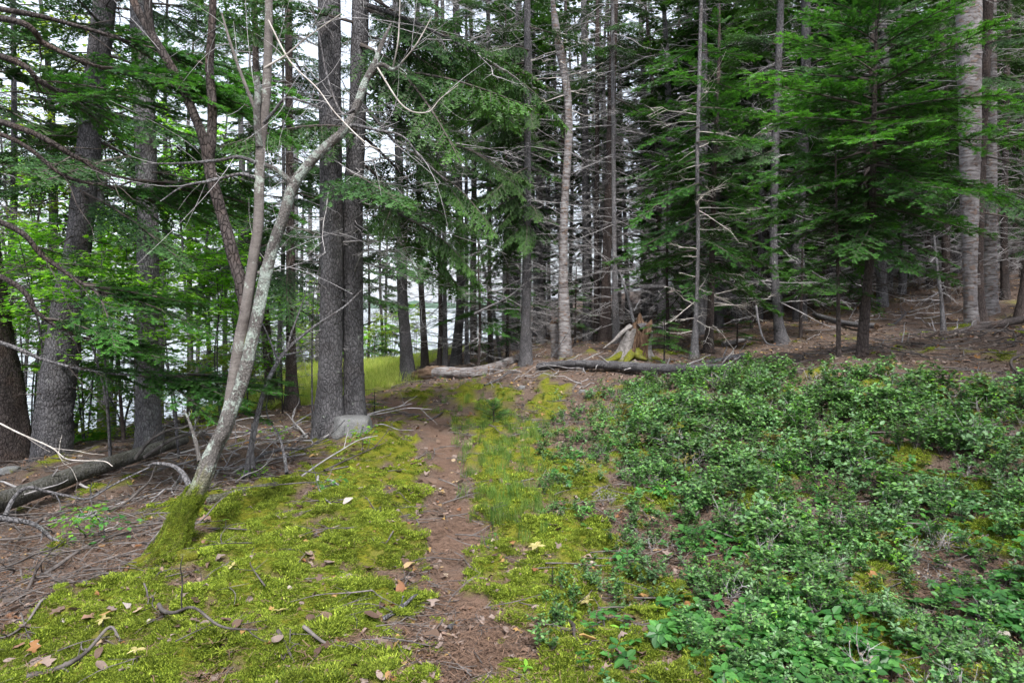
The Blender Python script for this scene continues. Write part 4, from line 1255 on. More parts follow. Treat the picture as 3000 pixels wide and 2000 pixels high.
for i in range(5):
    a = R(-82 + r_.choice([-1, 1]) * r_.uniform(26, 40))
    q = [(0.11 * math.cos(a) + 0.01, 0.11 * math.sin(a), 0.02), (0.10 * math.cos(a) + 0.05, 0.10 * math.sin(a), 0.3), (0.1 * math.cos(a) + 0.07, 0.1 * math.sin(a) + 0.02, r_.uniform(0.4, 0.55))]
    q = [(x * 1.5, y * 1.5, z) for x, y, z in q]
    obj('splinter', stem_mesh('splinter', q, [0.022, 0.016, 0.006], M['rotten'], 6, 0.03, 0, 0.3, seed=i), stump)


def boulder(name, label, loc, size, seed, rot=0.0, cuts=9):
    r = np.random.default_rng(seed)
    n1, n2 = 24, 40
    ph = np.linspace(-math.pi / 2, math.pi / 2, n1)[:, None]
    t = (np.arange(n2) * TAU / n2)[None]
    D = np.stack([np.cos(ph) * np.cos(t), np.cos(ph) * np.sin(t), np.sin(ph) + 0 * t], -1)
    rad = np.full(D.shape[:2], 1.15)
    dirs = unit(r.normal(0, 1, (cuts, 3)))
    dirs = np.vstack([dirs, [[0.05, 0, 1], [0, -1, 0.1], [0.95, -0.3, 0.1], [-0.95, -0.2, 0.25]]])
    for d, c in zip(unit(dirs), np.concatenate([r.uniform(0.75, 1.0, cuts), [0.80, 0.8, 0.9, 0.85]])):
        dp = D @ d
        rad = np.where(dp > 0.05, np.minimum(rad, c / np.maximum(dp, 0.05)), rad)
    rad = rad * (1 + 0.02 * NZ3[1](D[..., 0], D[..., 1], D[..., 2]) + 0.008 * NZ3[2](D[..., 0] * 3, D[..., 1] * 3, D[..., 2] * 3))
    V = D * rad[..., None] * np.array(size)
    i = np.arange(n2)
    j = (i + 1) % n2
    k = np.arange(n1 - 1)[:, None]
    q = np.stack([k * n2 + i, k * n2 + j, (k + 1) * n2 + j, (k + 1) * n2 + i], -1).reshape(-1, 4)
    o = obj(name, make_mesh(name, [(V, q, 0, None)], [M['rock']]), loc=loc, rot=(0, 0, rot))
    return tag(o, label, 'rock')


p = px2w(1032, 1275)
boulder('boulder', 'angular grey boulder at the foot of the twin spruce', (p[0], p[1] - 0.05, gz(p[0], p[1]) + 0.07), (0.26, 0.22, 0.20), 9, 0.35, cuts=7)
for u, v, s, sd, lab in [(1527, 1138, 0.10, 5, 'small whitish stone on the bank below the middle spruce'), (1710, 1152, 0.09, 6, 'pale stone at the upper edge of the blueberry patch'),
                         (25, 1385, 0.12, 7, 'rounded grey stone before the thick left trunk'), (1960, 1010, 0.06, 8, 'little pale stone right of the hollow stump')]:
    p = px2w(u, v)
    boulder('stone', lab, (p[0], p[1], gz(p[0], p[1]) + s * 0.1), (s, s * 0.8, s * 0.6), sd, sd)


# ------------------------------------------------------------------ dead branches on the ground
def branch_thing(name, label, pts, r0, mat='stick', seed=0, twigs=4, group=None, r1=None):
    pts = np.array(pts, float)
    base = pts[0].copy()
    t = thing(name, label, 'branch', base, group)
    n = len(pts)
    obj('shaft', stem_mesh('shaft', pts - base, np.linspace(r0, r1 or r0 * 0.35, n), M[mat], 9, 0.03, 0, 0.10, seed=seed, knots=3), t)
    r = np.random.default_rng(seed)
    S = spline(pts - base, 40)
    L0 = np.linalg.norm(pts[-1] - pts[0])
    for _ in range(twigs):
        i = r.integers(8, 38)
        d = unit(S[i + 1] - S[i - 1])
        D = unit(d * 0.8 + r.normal(0, 0.5, 3) + [0, 0, 0.25])
        q = S[i] + np.outer(np.linspace(0, 1, 5), D * L0 * r.uniform(0.12, 0.35)) + r.normal(0, 0.012, (5, 3)) * np.linspace(0, 1, 5)[:, None]
        obj('side_twig', stem_mesh('side_twig', q, np.linspace(r0 * 0.4, 0.002, 5), M[mat], 6, 0.05, seed=seed), t)
    return t


def lay(px, lift=0.02):
    out = []
    for a in px:
        p = px2w(a[0], a[1])
        p[2] = gz(p[0], p[1]) + (a[2] if len(a) > 2 else lift)
        out.append(p)
    return out


branch_thing('dead_branch', 'pale crooked dead pole leaning across in front of the twin spruce', [W(722, 1395, 6.6), W(732, 1330, 6.65), W(747, 1250, 6.7), W(779, 1133, 6.85), W(830, 1037, 7.1), W(910, 964, 7.4), W(1006, 900, 7.7), W(1060, 850, 7.9)],
             0.034, 'bark_pale', 1, 3, r1=0.008)
branch_thing('dead_branch', 'thin upright dead branch beside the pale crooked pole', [W(742, 1370, 6.5), W(738, 1300, 6.5), W(738, 1240, 6.5)], 0.022, 'bark_pale', 2, 2)
branch_thing('dead_branch', 'bent grey branch arching from the leaning tree to the fallen trunk', [W(556, 1425, 4.9), W(535, 1385, 5.0), W(500, 1362, 5.1), W(450, 1358, 5.2), W(440, 1370, 5.3)], 0.022, 'bark_pale', 3, 1)
branch_thing('dead_branch', 'lichened stick standing before the grey spruce trunk', [W(585, 1350, 5.6), W(572, 1290, 5.7), W(556, 1240, 5.8), W(540, 1200, 5.9)], 0.02, 'bark_lichen', 4, 5)
branch_thing('dead_branch', 'long grey branch curving over the fallen trunk on the left', [W(15, 1510, 5.0), W(40, 1460, 5.1), W(80, 1428, 5.1), W(140, 1440, 5.2), W(200, 1452, 5.2), W(260, 1460, 5.2), W(330, 1420, 5.3), W(450, 1362, 5.5)], 0.016, 'bark_pale', 5, 5)
branch_thing('dead_branch', 'straight pale stick lying under the fallen trunk', [W(-20, 1515, 4.7), W(60, 1525, 4.75), W(110, 1540, 4.8), W(150, 1575, 4.8), W(190, 1590, 4.8)], 0.022, 'bark_pale', 6, 3)
branch_thing('dead_branch', 'long thin branch lying along the brown slope below the fallen trunk', lay([(0, 1750), (130, 1690), (280, 1615), (420, 1565), (490, 1545)]), 0.014, 'stick', 7, 4)
branch_thing('dead_branch', 'wiry twig branch reaching up in front of the two left trunks', [W(0, 1240, 6.8), W(60, 1270, 6.6), W(150, 1310, 6.4), W(200, 1345, 6.2), W(300, 1350, 6.0), W(330, 1365, 5.9)], 0.009, 'twig_pale', 8, 7)
branch_thing('dead_branch', 'slanting pole above the brush heap at the grey spruce', [W(395, 1345, 7.4), W(440, 1290, 7.5), W(510, 1255, 7.6), W(610, 1245, 7.7)], 0.022, 'stick', 9, 5)
branch_thing('dead_branch', 'forked dead branch above the brush heap', [W(420, 1340, 7.2), W(500, 1290, 7.4), W(560, 1270, 7.5), W(640, 1280, 7.6)], 0.020, 'stick', 10, 6)
branch_thing('dead_branch', 'thin pale branch bowed over the brown ground before the twin spruce', [W(840, 1385, 6.3), W(832, 1330, 6.5), W(815, 1270, 6.7), W(790, 1235, 6.9), W(778, 1190, 7.0)], 0.016, 'bark_pale', 11, 3)
branch_thing('dead_branch', 'long low branch reaching towards the boulder', lay([(712, 1420, .05), (760, 1375, .12), (830, 1350, .14), (890, 1345, .1), (960, 1320, .15), (1010, 1290, .2)]), 0.018, 'bark_pale', 12, 5)
branch_thing('dead_branch', 'dark twig branch lying on the moss below the boulder', lay([(950, 1400), (1010, 1365, .05), (1060, 1345, .04), (1130, 1315, .03)]), 0.012, 'twig_dark', 13, 5)
branch_thing('dead_branch', 'black wet branch lying on the brown slope at the left', lay([(10, 1770), (70, 1755), (110, 1700, .06), (150, 1655, .10)]), 0.014, 'twig_dark', 14, 4)
branch_thing('dead_branch', 'dark branch on leaves in the lower left corner', lay([(80, 2010), (170, 1985), (250, 1930, .05), (320, 1870, .05), (350, 1880, .03)]), 0.014, 'stick', 15, 5)
branch_thing('dead_branch', 'thin dark twig on the moss at the bottom', lay([(815, 1885, .03), (840, 1940, .02), (862, 1965, .02)]), 0.011, 'twig_dark', 16, 2)
branch_thing('dead_branch', 'brown twig on moss left of the trail end', lay([(890, 1880, .02), (950, 1920, .03), (1010, 1950, .02)]), 0.010, 'stick', 17, 3)
branch_thing('dead_branch', 'grey branch lying along the left rim of the trail', lay([(1120, 1828), (1170, 1805), (1215, 1770), (1248, 1738)]), 0.012, 'bark_pale', 18, 3)
branch_thing('dead_branch', 'short stubby grey stick on the bare trail', lay([(1312, 1885), (1322, 1860), (1336, 1835)]), 0.014, 'bark_pale', 19, 1, r1=0.009)
branch_thing('dead_branch', 'dark bent stick in the moss right of the trail', lay([(1660, 1815), (1680, 1870, .03), (1684, 1910, .02), (1710, 1945)]), 0.012, 'twig_dark', 20, 2)
branch_thing('dead_branch', 'thin twig among shrubs at lower right', lay([(2360, 1795, .05), (2380, 1850, .05), (2400, 1890, .03)]), 0.010, 'stick', 21, 2)
branch_thing('dead_branch', 'grey fan-shaped branch on the bank below the birch log', lay([(1420, 1140), (1460, 1120, .06), (1490, 1108, .08), (1530, 1095, .05)]), 0.02, 'bark_pale', 22, 6)
branch_thing('dead_branch', 'stick leaning from the ground beside the birch stub', [W(1618, 1042, 13.6), W(1640, 1010, 13.6), W(1670, 965, 13.6)], 0.016, 'bark_pale', 23, 2)
branch_thing('dead_branch', 'long leaning branch caught on the middle spruce', [W(1390, 920, 14.0), W(1440, 895, 13.9), W(1490, 870, 13.8), W(1545, 825, 13.7)], 0.03, 'bark_pale', 24, 4)
branch_thing('dead_branch', 'curved root-like branch at the left of the mossy-footed trunk', [W(2215, 895, 12.6), W(2222, 940, 12.5), W(2236, 990, 12.4), W(2260, 1010, 12.3), W(2310, 1008, 12.3)], 0.022, 'twig', 25, 2)
branch_thing('dead_branch', 'forked dead branch on the slope behind the big fir', [W(2590, 960, 14.5), W(2625, 945, 14.5), W(2650, 920, 14.5), W(2655, 915, 14.5)], 0.03, 'bark', 26, 3)
branch_thing('dead_branch', 'exposed root across the trail bend', lay([(1215, 1235), (1260, 1222), (1300, 1212), (1335, 1205)], 0.01), 0.02, 'stick', 27, 1)
r_ = np.random.default_rng(77)
EXTRA = [  # (count, u range, v range, label, group, material, length)
    (46, (420, 960), (1240, 1420), 'grey dead stick in the brush heap between leaning tree and twin spruce', 'sticks of the brush heap', 'twig', (0.5, 1.6)),
    (26, (-60, 480), (1430, 1800), 'dead stick lying on the brown slope left of the mossy foot', 'sticks on the brown slope', 'stick', (0.3, 1.2)),
    (18, (1420, 1760), (1050, 1130), 'small dead stick on the bank between birch log and dark log', 'sticks on the bank', 'twig', (0.4, 1.1)),
    (16, (2550, 3020), (985, 1060), 'dark dead stick heaped under the long slanting trunk', 'sticks under the slanting trunk', 'twig_dark', (0.5, 1.5)),
    (14, (1050, 1320), (1240, 1800), 'small twig lying beside the bare trail', 'twigs beside the trail', 'stick', (0.12, 0.4)),
    (12, (2350, 2900), (900, 990), 'pale stick on the leafy slope behind the big fir', 'sticks on the leafy slope', 'twig', (0.5, 1.5)),
]
for n, ur, vr, lab, grp, mt, lr in EXTRA:
    for i in range(n):
        p = px2w(r_.uniform(*ur), r_.uniform(*vr))
        L = r_.uniform(*lr)
        az = r_.uniform(0, TAU)
        bend = r_.normal(0, 0.15)
        el = abs(r_.normal(0, 0.12)) if 'twig lying' not in lab else 0.02
        pts = []
        for s in np.linspace(0, 1, 6):
            a2 = az + bend * s * 3
            x, y = p[0] + math.cos(a2) * L * s, p[1] + math.sin(a2) * L * s
            pts.append((x, y, gz(x, y) + 0.012 + math.sin(el) * L * s + r_.normal(0, 0.012)))
        mid_u = (ur[0] + ur[1]) / 2
        lab_ = ('long ' if L > 0.6 * lr[0] + 0.4 * lr[1] else 'short ') + lab.replace('small ', '') + (', left part' if U0 + F * p[0] / p[1] < mid_u else ', right part')
        branch_thing('dead_branch', lab_, pts, 0.004 + 0.008 * L * r_.uniform(0.5, 1.1), mt, i + n, 2 if L > 0.3 else 0, grp)


# ------------------------------------------------------------------ leafy bushes and saplings
LEAF = np.array([(0, 0, 0), (0.32, 0.28, 0.02), (0.42, 0.62, 0.0), (0.2, 0.55, 0.05), (0, 1.0, -0.06), (-0.2, 0.55, 0.05), (-0.42, 0.62, 0.0), (-0.32, 0.28, 0.02)])
LEAF_T = np.array([(0, 1, 3), (1, 2, 3), (0, 3, 5), (3, 4, 5), (0, 5, 7), (5, 6, 7)])
OVAL = np.array([(0, 0, 0), (0.27, 0.3, 0.05), (0.25, 0.65, 0.04), (0, 1.0, -0.05), (-0.25, 0.65, 0.04), (-0.27, 0.3, 0.05)])
OVAL_T = np.array([(0, 1, 2), (0, 2, 3), (0, 3, 4), (0, 4, 5)])


def leaves(B, D, Nn, size, r, shape=(LEAF, LEAF_T)):
    S = unit(np.cross(D, Nn))
    Nn = np.cross(S, D)
    sv, st = shape
    V = B[:, None] + (sv[None, :, 0:1] * S[:, None] + sv[None, :, 1:2] * D[:, None] + sv[None, :, 2:3] * Nn[:, None]) * size[:, None, None]
    Fc = (st[None] + (np.arange(len(B)) * len(sv))[:, None, None]).reshape(-1, 3)
    return V.reshape(-1, 3), Fc, np.repeat(r.uniform(0, 1, len(B)), len(st))


def leafy(name, label, base, h, spread, nbr, per, mat='leaf', size=0.07, low=0.25, stems=1, flat=0.25, seed=0, group=None, cat='bush', lean=(0, 0), trunk_r=0.015):
    r = np.random.default_rng(seed)
    base = np.array(base, float)
    t = thing(name, label, cat, base, group)
    wood = []
    LB, LD, LN = [], [], []
    for s_ in range(stems):
        a = r.uniform(0, TAU)
        tip = np.array([lean[0] + math.cos(a) * spread * 0.35 * (stems > 1), lean[1] + math.sin(a) * spread * 0.35 * (stems > 1), h * r.uniform(0.8, 1.0)])
        q = np.array([(0.02 * math.cos(a), 0.02 * math.sin(a), -0.08), tip * [0.2, 0.2, 0.35] + r.normal(0, 0.03, 3), tip * [0.55, 0.55, 0.7] + r.normal(0, 0.05, 3), tip])
        S = spline(q, 24)
        obj('stem', stem_mesh('stem', S, np.linspace(trunk_r, 0.004, 24), M['bark'], 8, 0.08, seed=seed + s_), t)
        for b in range(nbr // stems):
            f = low + (1 - low) * r.random() ** 0.8
            p0 = S[int(f * 23)]
            az = r.uniform(0, TAU)
            L = spread * r.uniform(0.35, 1.0) * (1.15 - 0.75 * f)
            d = np.array([math.cos(az), math.sin(az), r.normal(0.15, 0.22)])
            tt = np.linspace(0, 1, 6)
            q = p0 + np.outer(tt * L, d) + np.outer(tt ** 2 * L, [0, 0, -0.12]) + r.normal(0, 0.03, (6, 3)) * tt[:, None]
            wood.append((*tubes(q[None], np.linspace(0.005, 0.0015, 6)[None], 3), 0, None))
            for _ in range(int(per * 1.6)):
                s = r.uniform(0.25, 1.02)
                k = min(int(s * 5), 4)
                p = q[k] + (q[k + 1] - q[k]) * (s * 5 - k)
                la = az + r.normal(0, 1.1)
                LB.append(p + np.array([math.cos(la), math.sin(la), 0]) * r.uniform(0, 0.14) + r.normal(0, 0.025, 3))
                LD.append((math.cos(la), math.sin(la), r.normal(-0.2, 0.2)))
                LN.append((r.normal(0, flat), r.normal(0, flat), 1))
    obj('twigs', make_mesh('twigs', wood, [M['twig']]), t, kind='stuff')
    B, D, Nn = np.array(LB), unit(np.array(LD)), unit(np.array(LN))
    obj('foliage', make_mesh('foliage', [(*leaves(B, D, Nn, size * r.uniform(0.6, 1.2, len(B)), r)[:2], 0, np.repeat(r.uniform(0, 1, len(B)), 6))], [M[mat]], smooth=False), t)
    return t


def at(u, Y):
    x = (u - U0) / F * Y
    return (x, Y, gz(x, Y))


for k, (u, Y, vt, sp_, nb, per, mt, sz, low, st, lab) in enumerate([
    (330, 7.7, 690, 1.15, 60, 14, 'leaf', 0.075, 0.60, 2, 'bright green maple sapling in flat leaf layers before the left trunks'),
    (530, 8.2, 690, 1.2, 60, 14, 'leaf', 0.075, 0.55, 2, 'bright green maple sapling between the grey spruce and the leaning tree'),
    (650, 11.0, 620, 1.6, 90, 20, 'leaf', 0.085, 0.40, 2, 'leafy sapling seen through the forked leaning stems'),
    (575, 15.0, 200, 2.0, 110, 24, 'leaf', 0.11, 0.45, 2, 'tall bright broadleaf tree above the fork of the leaning tree'),
    (160, 9.3, 640, 1.3, 60, 14, 'leaf', 0.08, 0.5, 2, 'bright leafy sapling right behind the second left trunk'),
    (440, 10.0, 560, 1.4, 80, 16, 'leaf', 0.085, 0.4, 2, 'bright leafy sapling close behind the straight grey spruce'),
    (720, 12.5, 700, 1.3, 70, 16, 'leaf', 0.085, 0.3, 2, 'leafy sapling right of the forked leaning stems'),
    (620, 17.0, 420, 1.9, 110, 20, 'leaf', 0.12, 0.3, 3, 'broadleaf tree between dark stem and smooth stem of the leaning tree'),
    (250, 10.5, 480, 1.7, 110, 20, 'leaf', 0.10, 0.2, 3, 'green bush behind the second trunk from the left'),
    (90, 10.5, 540, 1.7, 110, 20, 'leaf', 0.10, 0.15, 3, 'green bush between the two leftmost trunks'),
    (60, 17.0, -100, 3.0, 170, 24, 'leaf_yellow', 0.13, 0.3, 3, 'tall yellow-green broadleaf tree in the upper left corner'),
    (330, 19.0, 30, 2.6, 130, 24, 'leaf_yellow', 0.13, 0.4, 3, 'yellow-green tree behind the straight grey spruce'),
    (150, 21.0, 200, 2.6, 130, 24, 'leaf', 0.13, 0.3, 3, 'broadleaf shore tree behind the second left trunk'),
    (470, 22.0, 420, 2.4, 110, 22, 'leaf', 0.13, 0.3, 3, 'broadleaf shore tree right of the straight grey spruce'),
    (700, 23.0, 640, 2.0, 90, 22, 'leaf', 0.12, 0.2, 3, 'green shore tree behind the smooth leaning stem'),
    (770, 26.0, 930, 1.8, 80, 20, 'leaf_yellow', 0.12, 0.1, 4, 'yellow-green shore bush left of the slim brown trunk'),
    (905, 27.5, 920, 1.9, 80, 20, 'leaf_yellow', 0.12, 0.1, 4, 'yellow-green shore bush left of the twin spruce'),
    (1010, 29.0, 930, 1.8, 60, 20, 'leaf', 0.12, 0.1, 4, 'green shore bush glimpsed beside the twin spruce'),
    (1085, 30.0, 905, 1.7, 60, 16, 'leaf_yellow', 0.12, 0.2, 4, 'pale green shore bush right of the twin spruce'),
    (1150, 31.0, 880, 1.8, 60, 16, 'leaf', 0.12, 0.2, 4, 'green shore bush behind the meadow, left of the first log trunk'),
    (1215, 33.0, 890, 1.9, 60, 16, 'leaf_yellow', 0.12, 0.2, 4, 'pale green shore bush behind the trunk at the splintered log end'),
    (840, 24.0, 820, 1.8, 70, 16, 'leaf', 0.12, 0.2, 3, 'green shore bush behind the slim brown trunk'),
    (960, 33.0, 760, 2.2, 80, 16, 'leaf_yellow', 0.14, 0.2, 3, 'yellow-green shore tree left of the twin spruce'),
    (690, 14.5, 1000, 1.3, 70, 18, 'leaf_yellow', 0.09, 0.1, 4, 'low yellow-green bush behind the leaning tree'),
    (560, 11.8, 1040, 1.3, 66, 18, 'leaf_yellow', 0.08, 0.1, 4, 'low yellow-green bush behind the brush heap'),
    (360, 10.6, 1100, 1.2, 56, 18, 'leaf_yellow', 0.07, 0.1, 4, 'low bush left of the straight grey spruce'),
    (220, 11.0, 1040, 1.3, 60, 18, 'leaf', 0.08, 0.1, 4, 'low dark bush right of the second left trunk'),
    (920, 9.2, 770, 0.6, 12, 12, 'leaf', 0.06, 0.85, 1, 'slender sapling with a few leaves before the twin spruce'),
    (1290, 21.0, 300, 1.9, 60, 20, 'leaf_yellow', 0.11, 0.5, 1, 'yellowing tree glimpsed behind the spruce boughs in the middle'),
]):
    b_ = at(u, Y)
    h = zpx(vt, Y) - b_[2]
    leafy('leafy_tree' if h > 5 else 'maple_sapling' if 'sapling' in lab else 'leafy_bush', lab, b_, h, sp_, nb, per, mt, sz, low, st, 0.25, 300 + k, cat='tree' if h > 5 else 'sapling' if 'sapling' in lab else 'bush',
          trunk_r=0.05 if h > 5 else 0.015)


# ------------------------------------------------------------------ the stand behind: many trees, each its own object
VAR = []                                                    # 0-3 bare-stemmed, 4-7 green almost to the ground
for k in range(8):
    r = np.random.default_rng(700 + k)
    H = 13.0
    green = k > 3
    pts = np.array([(0, 0, -0.2), (r.normal(0, .05), r.normal(0, .05), 2.0), (r.normal(0, .1), r.normal(0, .1), 5), (r.normal(0, .15), r.normal(0, .15), 9), (r.normal(0, .2), r.normal(0, .2), H)])
    r0 = [0.075, 0.10, 0.13, 0.085, 0.11, 0.065, 0.09, 0.08][k]
    rad = np.array([r0 * 1.1, r0, r0 * 0.85, r0 * 0.55, 0.015])
    fn = axis_of(pts, rad, np.zeros(3))
    tm = stem_mesh('trunk', pts, rad, M[['bark', 'bark_pale', 'bark', 'bark_brown', 'bark_pale', 'bark_dark', 'bark', 'bark_brown'][k]], 12, 0.15, 0.4, 0.06, seed=k)
    dm = make_mesh('dead_twigs', dead_parts(r, fn, 0.3, 8.5, 70 if green else 115, 0.6, 2.2, rad=0.012, sub=6, droop=0.4), [M['twig']])
    cm = joined_crown('crown', 710 + k, [4.2, 5.5, 3.6, 4.8, 2.2, 3.2, 1.6, 2.8][k], H + 0.2, [1.9, 1.9, 2.0, 1.9, 2.2, 2.1, 2.3, 2.1][k],
                      ['spruce', 'spruce_olive', 'spruce', 'spruce_olive', 'spruce', 'fir', 'spruce_olive', 'fir'][k], axis_fn=fn, n=58 if green else 46, taper=0.55)
    VAR.append((tm, dm, cm))
FIRV = []
for k in range(3):
    r = np.random.default_rng(740 + k)
    pts = np.array([(0, 0, -0.1), (r.normal(0, .03), r.normal(0, .03), 1.5), (r.normal(0, .05), 0, 3), (0, 0, 4.6)])
    rad = np.array([0.045, 0.035, 0.022, 0.004])
    fn = axis_of(pts, rad, np.zeros(3))
    FIRV.append((stem_mesh('trunk', pts, rad, M['bark_brown'], 10, 0.15, 0.3, 0.05, seed=k), make_mesh('dead_twigs', dead_parts(r, fn, 0.2, 2.2, 26, 0.5, 1.2), [M['twig']]),
                 joined_crown('crown', 745 + k, 1.0, 4.6, 1.25, ['fir', 'fir_bright', 'fir'][k], lod='mid', axis_fn=fn, n=28, hang=0.2)))


def sector(u):
    for lim, txt in ((1200, 'beyond the meadow, left of the splintered birch log'), (1420, 'behind the fallen birch log'), (1600, 'behind the bare middle spruce'), (1760, 'behind the dead birch snag'),
                     (1850, 'between broken pole and hollow stump'), (1960, 'just right of the hollow stump'), (2085, 'left of the tall airy young fir'), (2200, 'right of the tall airy young fir'), (2290, 'left of the mossy-footed trunk'),
                     (2420, 'right of the mossy-footed trunk'), (2540, 'left of the big fir trunk'), (2700, 'right of the big fir trunk'), (2840, 'left of the big white birch'), (9999, 'beyond the white birches at far right')):
        if u < lim:
            return txt


taken = [np.array(o.location[:2]) for o in COL.objects if o.parent is None and o.get('category') in ('tree', 'sapling', 'stump')]
r_ = np.random.default_rng(2024)
nb = 0
tries = 0
while nb < 230 and tries < 12000:
    tries += 1
    Y = 16.0 + 30 * r_.random() ** 0.85
    u = r_.uniform(1240, 3090)
    x = (u - U0) / F * Y
    if x < -2.0 + (Y - 16) * 0.10 or inside(MEADOW, np.array([x]), np.array([Y]))[0]:
        continue
    p = np.array([x, Y])
    if min(np.linalg.norm(p - q) for q in taken) < (0.8 if Y < 30 else 1.0):
        continue
    if (abs(u - 1885) < 140 and Y < 18) or (u < 1900 and Y > 33) or (u < 1900 and r_.random() < 0.3):
        continue
    taken.append(p)
    pg = 0.08 if u < 1480 else 0.10 if u < 1980 else 0.16 if u < 2300 else 0.36
    k = r_.integers(4) + (4 if r_.random() < pg else 0)
    tm, dm, cm = VAR[k]
    s = r_.uniform(0.85, 1.25)
    rz = r_.uniform(0, TAU)
    t = thing('spruce_tree', ('bare-stemmed' if k < 4 else 'low-branched green') + (' thick' if [0.075, 0.10, 0.13, 0.085, 0.11, 0.065, 0.09, 0.08][k] * s > 0.1 else ' thin') + (' spruce in the front row ' if Y < 23 else ' spruce midway into the stand ' if Y < 33 else ' spruce deep in the stand ') + sector(u), 'tree', (x, Y, gz(x, Y)), 'spruces of the dense stand')
    t.rotation_euler = (r_.normal(0, 0.02), r_.normal(0, 0.02), rz)
    t.scale = (s, s, s)
    obj('trunk', tm, t)
    obj('dead_twigs', dm, t, kind='stuff', rot=(0, 0, r_.uniform(0, TAU)))
    if not (1560 < u < 1930 and r_.random() < 0.42):               # many in the middle made crownless dead snags, to let more light in
        obj('crown', cm, t)
    nb += 1
nb = tries = 0
while nb < 22 and tries < 4000:
    tries += 1
    Y = r_.uniform(13.5, 30)
    u = r_.uniform(1650, 3080) if r_.random() < 0.9 else r_.uniform(1380, 1600)
    x = (u - U0) / F * Y
    p = np.array([x, Y])
    if min(np.linalg.norm(p - q) for q in taken) < 0.75 or (abs(u - 1870) < 190 and Y < 32) or (2330 < u < 2900 and Y < 17):
        continue
    taken.append(p)
    k = r_.integers(3)
    s = r_.uniform(0.6, 1.2)
    t = thing('young_fir', ('tall' if s > 0.9 else 'short') + ' young fir ' + ('at the front ' if Y < 20 else 'deep in the stand ') + sector(u), 'tree', (x, Y, gz(x, Y)), 'young firs in the stand')
    t.scale = (s, s, s)
    t.rotation_euler = (0, 0, r_.uniform(0, TAU))
    for nm, me in zip(('trunk', 'dead_twigs', 'crown'), FIRV[k]):
        obj(nm, me, t, kind='stuff' if nm == 'dead_twigs' else None)
    nb += 1
for t in [o for o in COL.objects if o.name.startswith('birch_tree')]:
    tr = [c for c in t.children if c.name.startswith('trunk')][0].data
    r = np.random.default_rng(len(tr.vertices))
    vs = np.zeros(len(tr.vertices) * 3)
    nv = np.zeros(len(tr.vertices) * 3)
    tr.vertices.foreach_get('co', vs)
    tr.vertex_normals.foreach_get('vector', nv)
    vs, nv = vs.reshape(-1, 3), nv.reshape(-1, 3)
    cand = np.nonzero((nv[:, 1] < -0.1) & (vs[:, 2] > 0.4) & (vs[:, 2] < 5.5))[0]
    for i in r.choice(cand, 26):
        w_, h_ = r.uniform(0.05, 0.13), r.uniform(0.02, 0.05)
        n_ = nv[i] * [1, 1, 0]
        sd = np.cross([0, 0, 1.0], n_)
        a_ = np.linspace(0, 1, 6)
        rows = [vs[i] + sd * (a_[:, None] - 0.5) * w_ + n_ * (0.004 + 0.035 * a_[:, None] ** 2 - 0.01 * (1 - a_[:, None])) + np.array([0, 0, 1.0]) * (z_ * h_ * (1 - 0.5 * a_[:, None])) for z_ in (-0.5, 0.5)]
        q_ = np.arange(5)
        obj('bark_curl', make_mesh('bark_curl', [(np.vstack(rows), np.stack([q_, q_ + 1, q_ + 7, q_ + 6], -1), 0, None)], [M['birch']], vattr={'moss': np.zeros(12)}), t)
# unseen spruces added round the frame, to shade the left and right sides
for i, (x, y, k, lab) in enumerate([(7.4, 4.4, 4, 'unseen spruce added for shade just outside the right edge beside the blueberry patch'), (6.6, 1.6, 6, 'unseen spruce added for shade outside the frame at the near right'), (9.4, 7.6, 5, 'unseen green spruce added for shade beyond the right edge near the slanting trunk'),
                                    (-6.6, 1.6, 6, 'unseen spruce added for shade outside the frame at the near left'), (-4.1, -1.9, 4, 'unseen spruce added behind the viewer to shade the left'),
                                    (4.7, -2.2, 6, 'unseen spruce added behind the viewer to shade the right')]):
    t = thing('spruce_tree', lab, 'tree', (x, y, gz(x, y)))
    t.rotation_euler = (0, 0, i * 2.1)
    for nm, me in zip(('trunk', 'dead_twigs', 'crown'), VAR[k]):
        obj(nm, me, t, kind='stuff' if nm == 'dead_twigs' else None)
# shore spruces on the left
for i, (u, Y, k, s) in enumerate([(20, 14, 0, 1.0), (120, 18, 2, 1.1), (300, 15, 1, 0.9), (470, 17, 0, 1.0), (555, 20, 3, 1.0), (690, 18, 2, 0.9), (740, 22, 1, 1.0), (930, 24, 0, 0.8), (1010, 30, 2, 1.0), (1120, 31, 0, 0.9), (660, 26, 6, 1.0), (820, 16, 0, 0.75),
                                  (-100, 12, 1, 1.1), (-60, 20, 0, 1.1), (1080, 33, 3, 0.8), (200, 24, 2, 1.0), (400, 26, 3, 1.0), (880, 34, 4, 1.0), (990, 36, 7, 1.0), (1130, 38, 6, 1.0), (1190, 34, 3, 1.0)]):
    x, y, z = at(u, Y)
    t = thing('spruce_tree', ('near' if Y < 18 else 'middle' if Y < 25 else 'far') + ' shore spruce with dead twigs against the water ' + ('behind the leftmost trunks' if u < 250 else 'behind the straight grey spruce' if u < 520 else 'behind the leaning stems' if u < 850 else 'behind the twin spruce'),
              'tree', (x, y, z), 'spruces along the shore')
    t.scale = (s, s, s)
    t.rotation_euler = (0, 0, i * 1.7)
    obj('trunk', VAR[k][0], t)
    obj('dead_twigs', VAR[k][1], t, kind='stuff')
    obj('crown', VAR[k][2], t)




# ------------------------------------------------------------------ ground cover (uncountable)
def template(name, parts, mats, smooth=False):
    return bpy.data.objects.new(name, make_mesh(name, parts, mats, smooth))


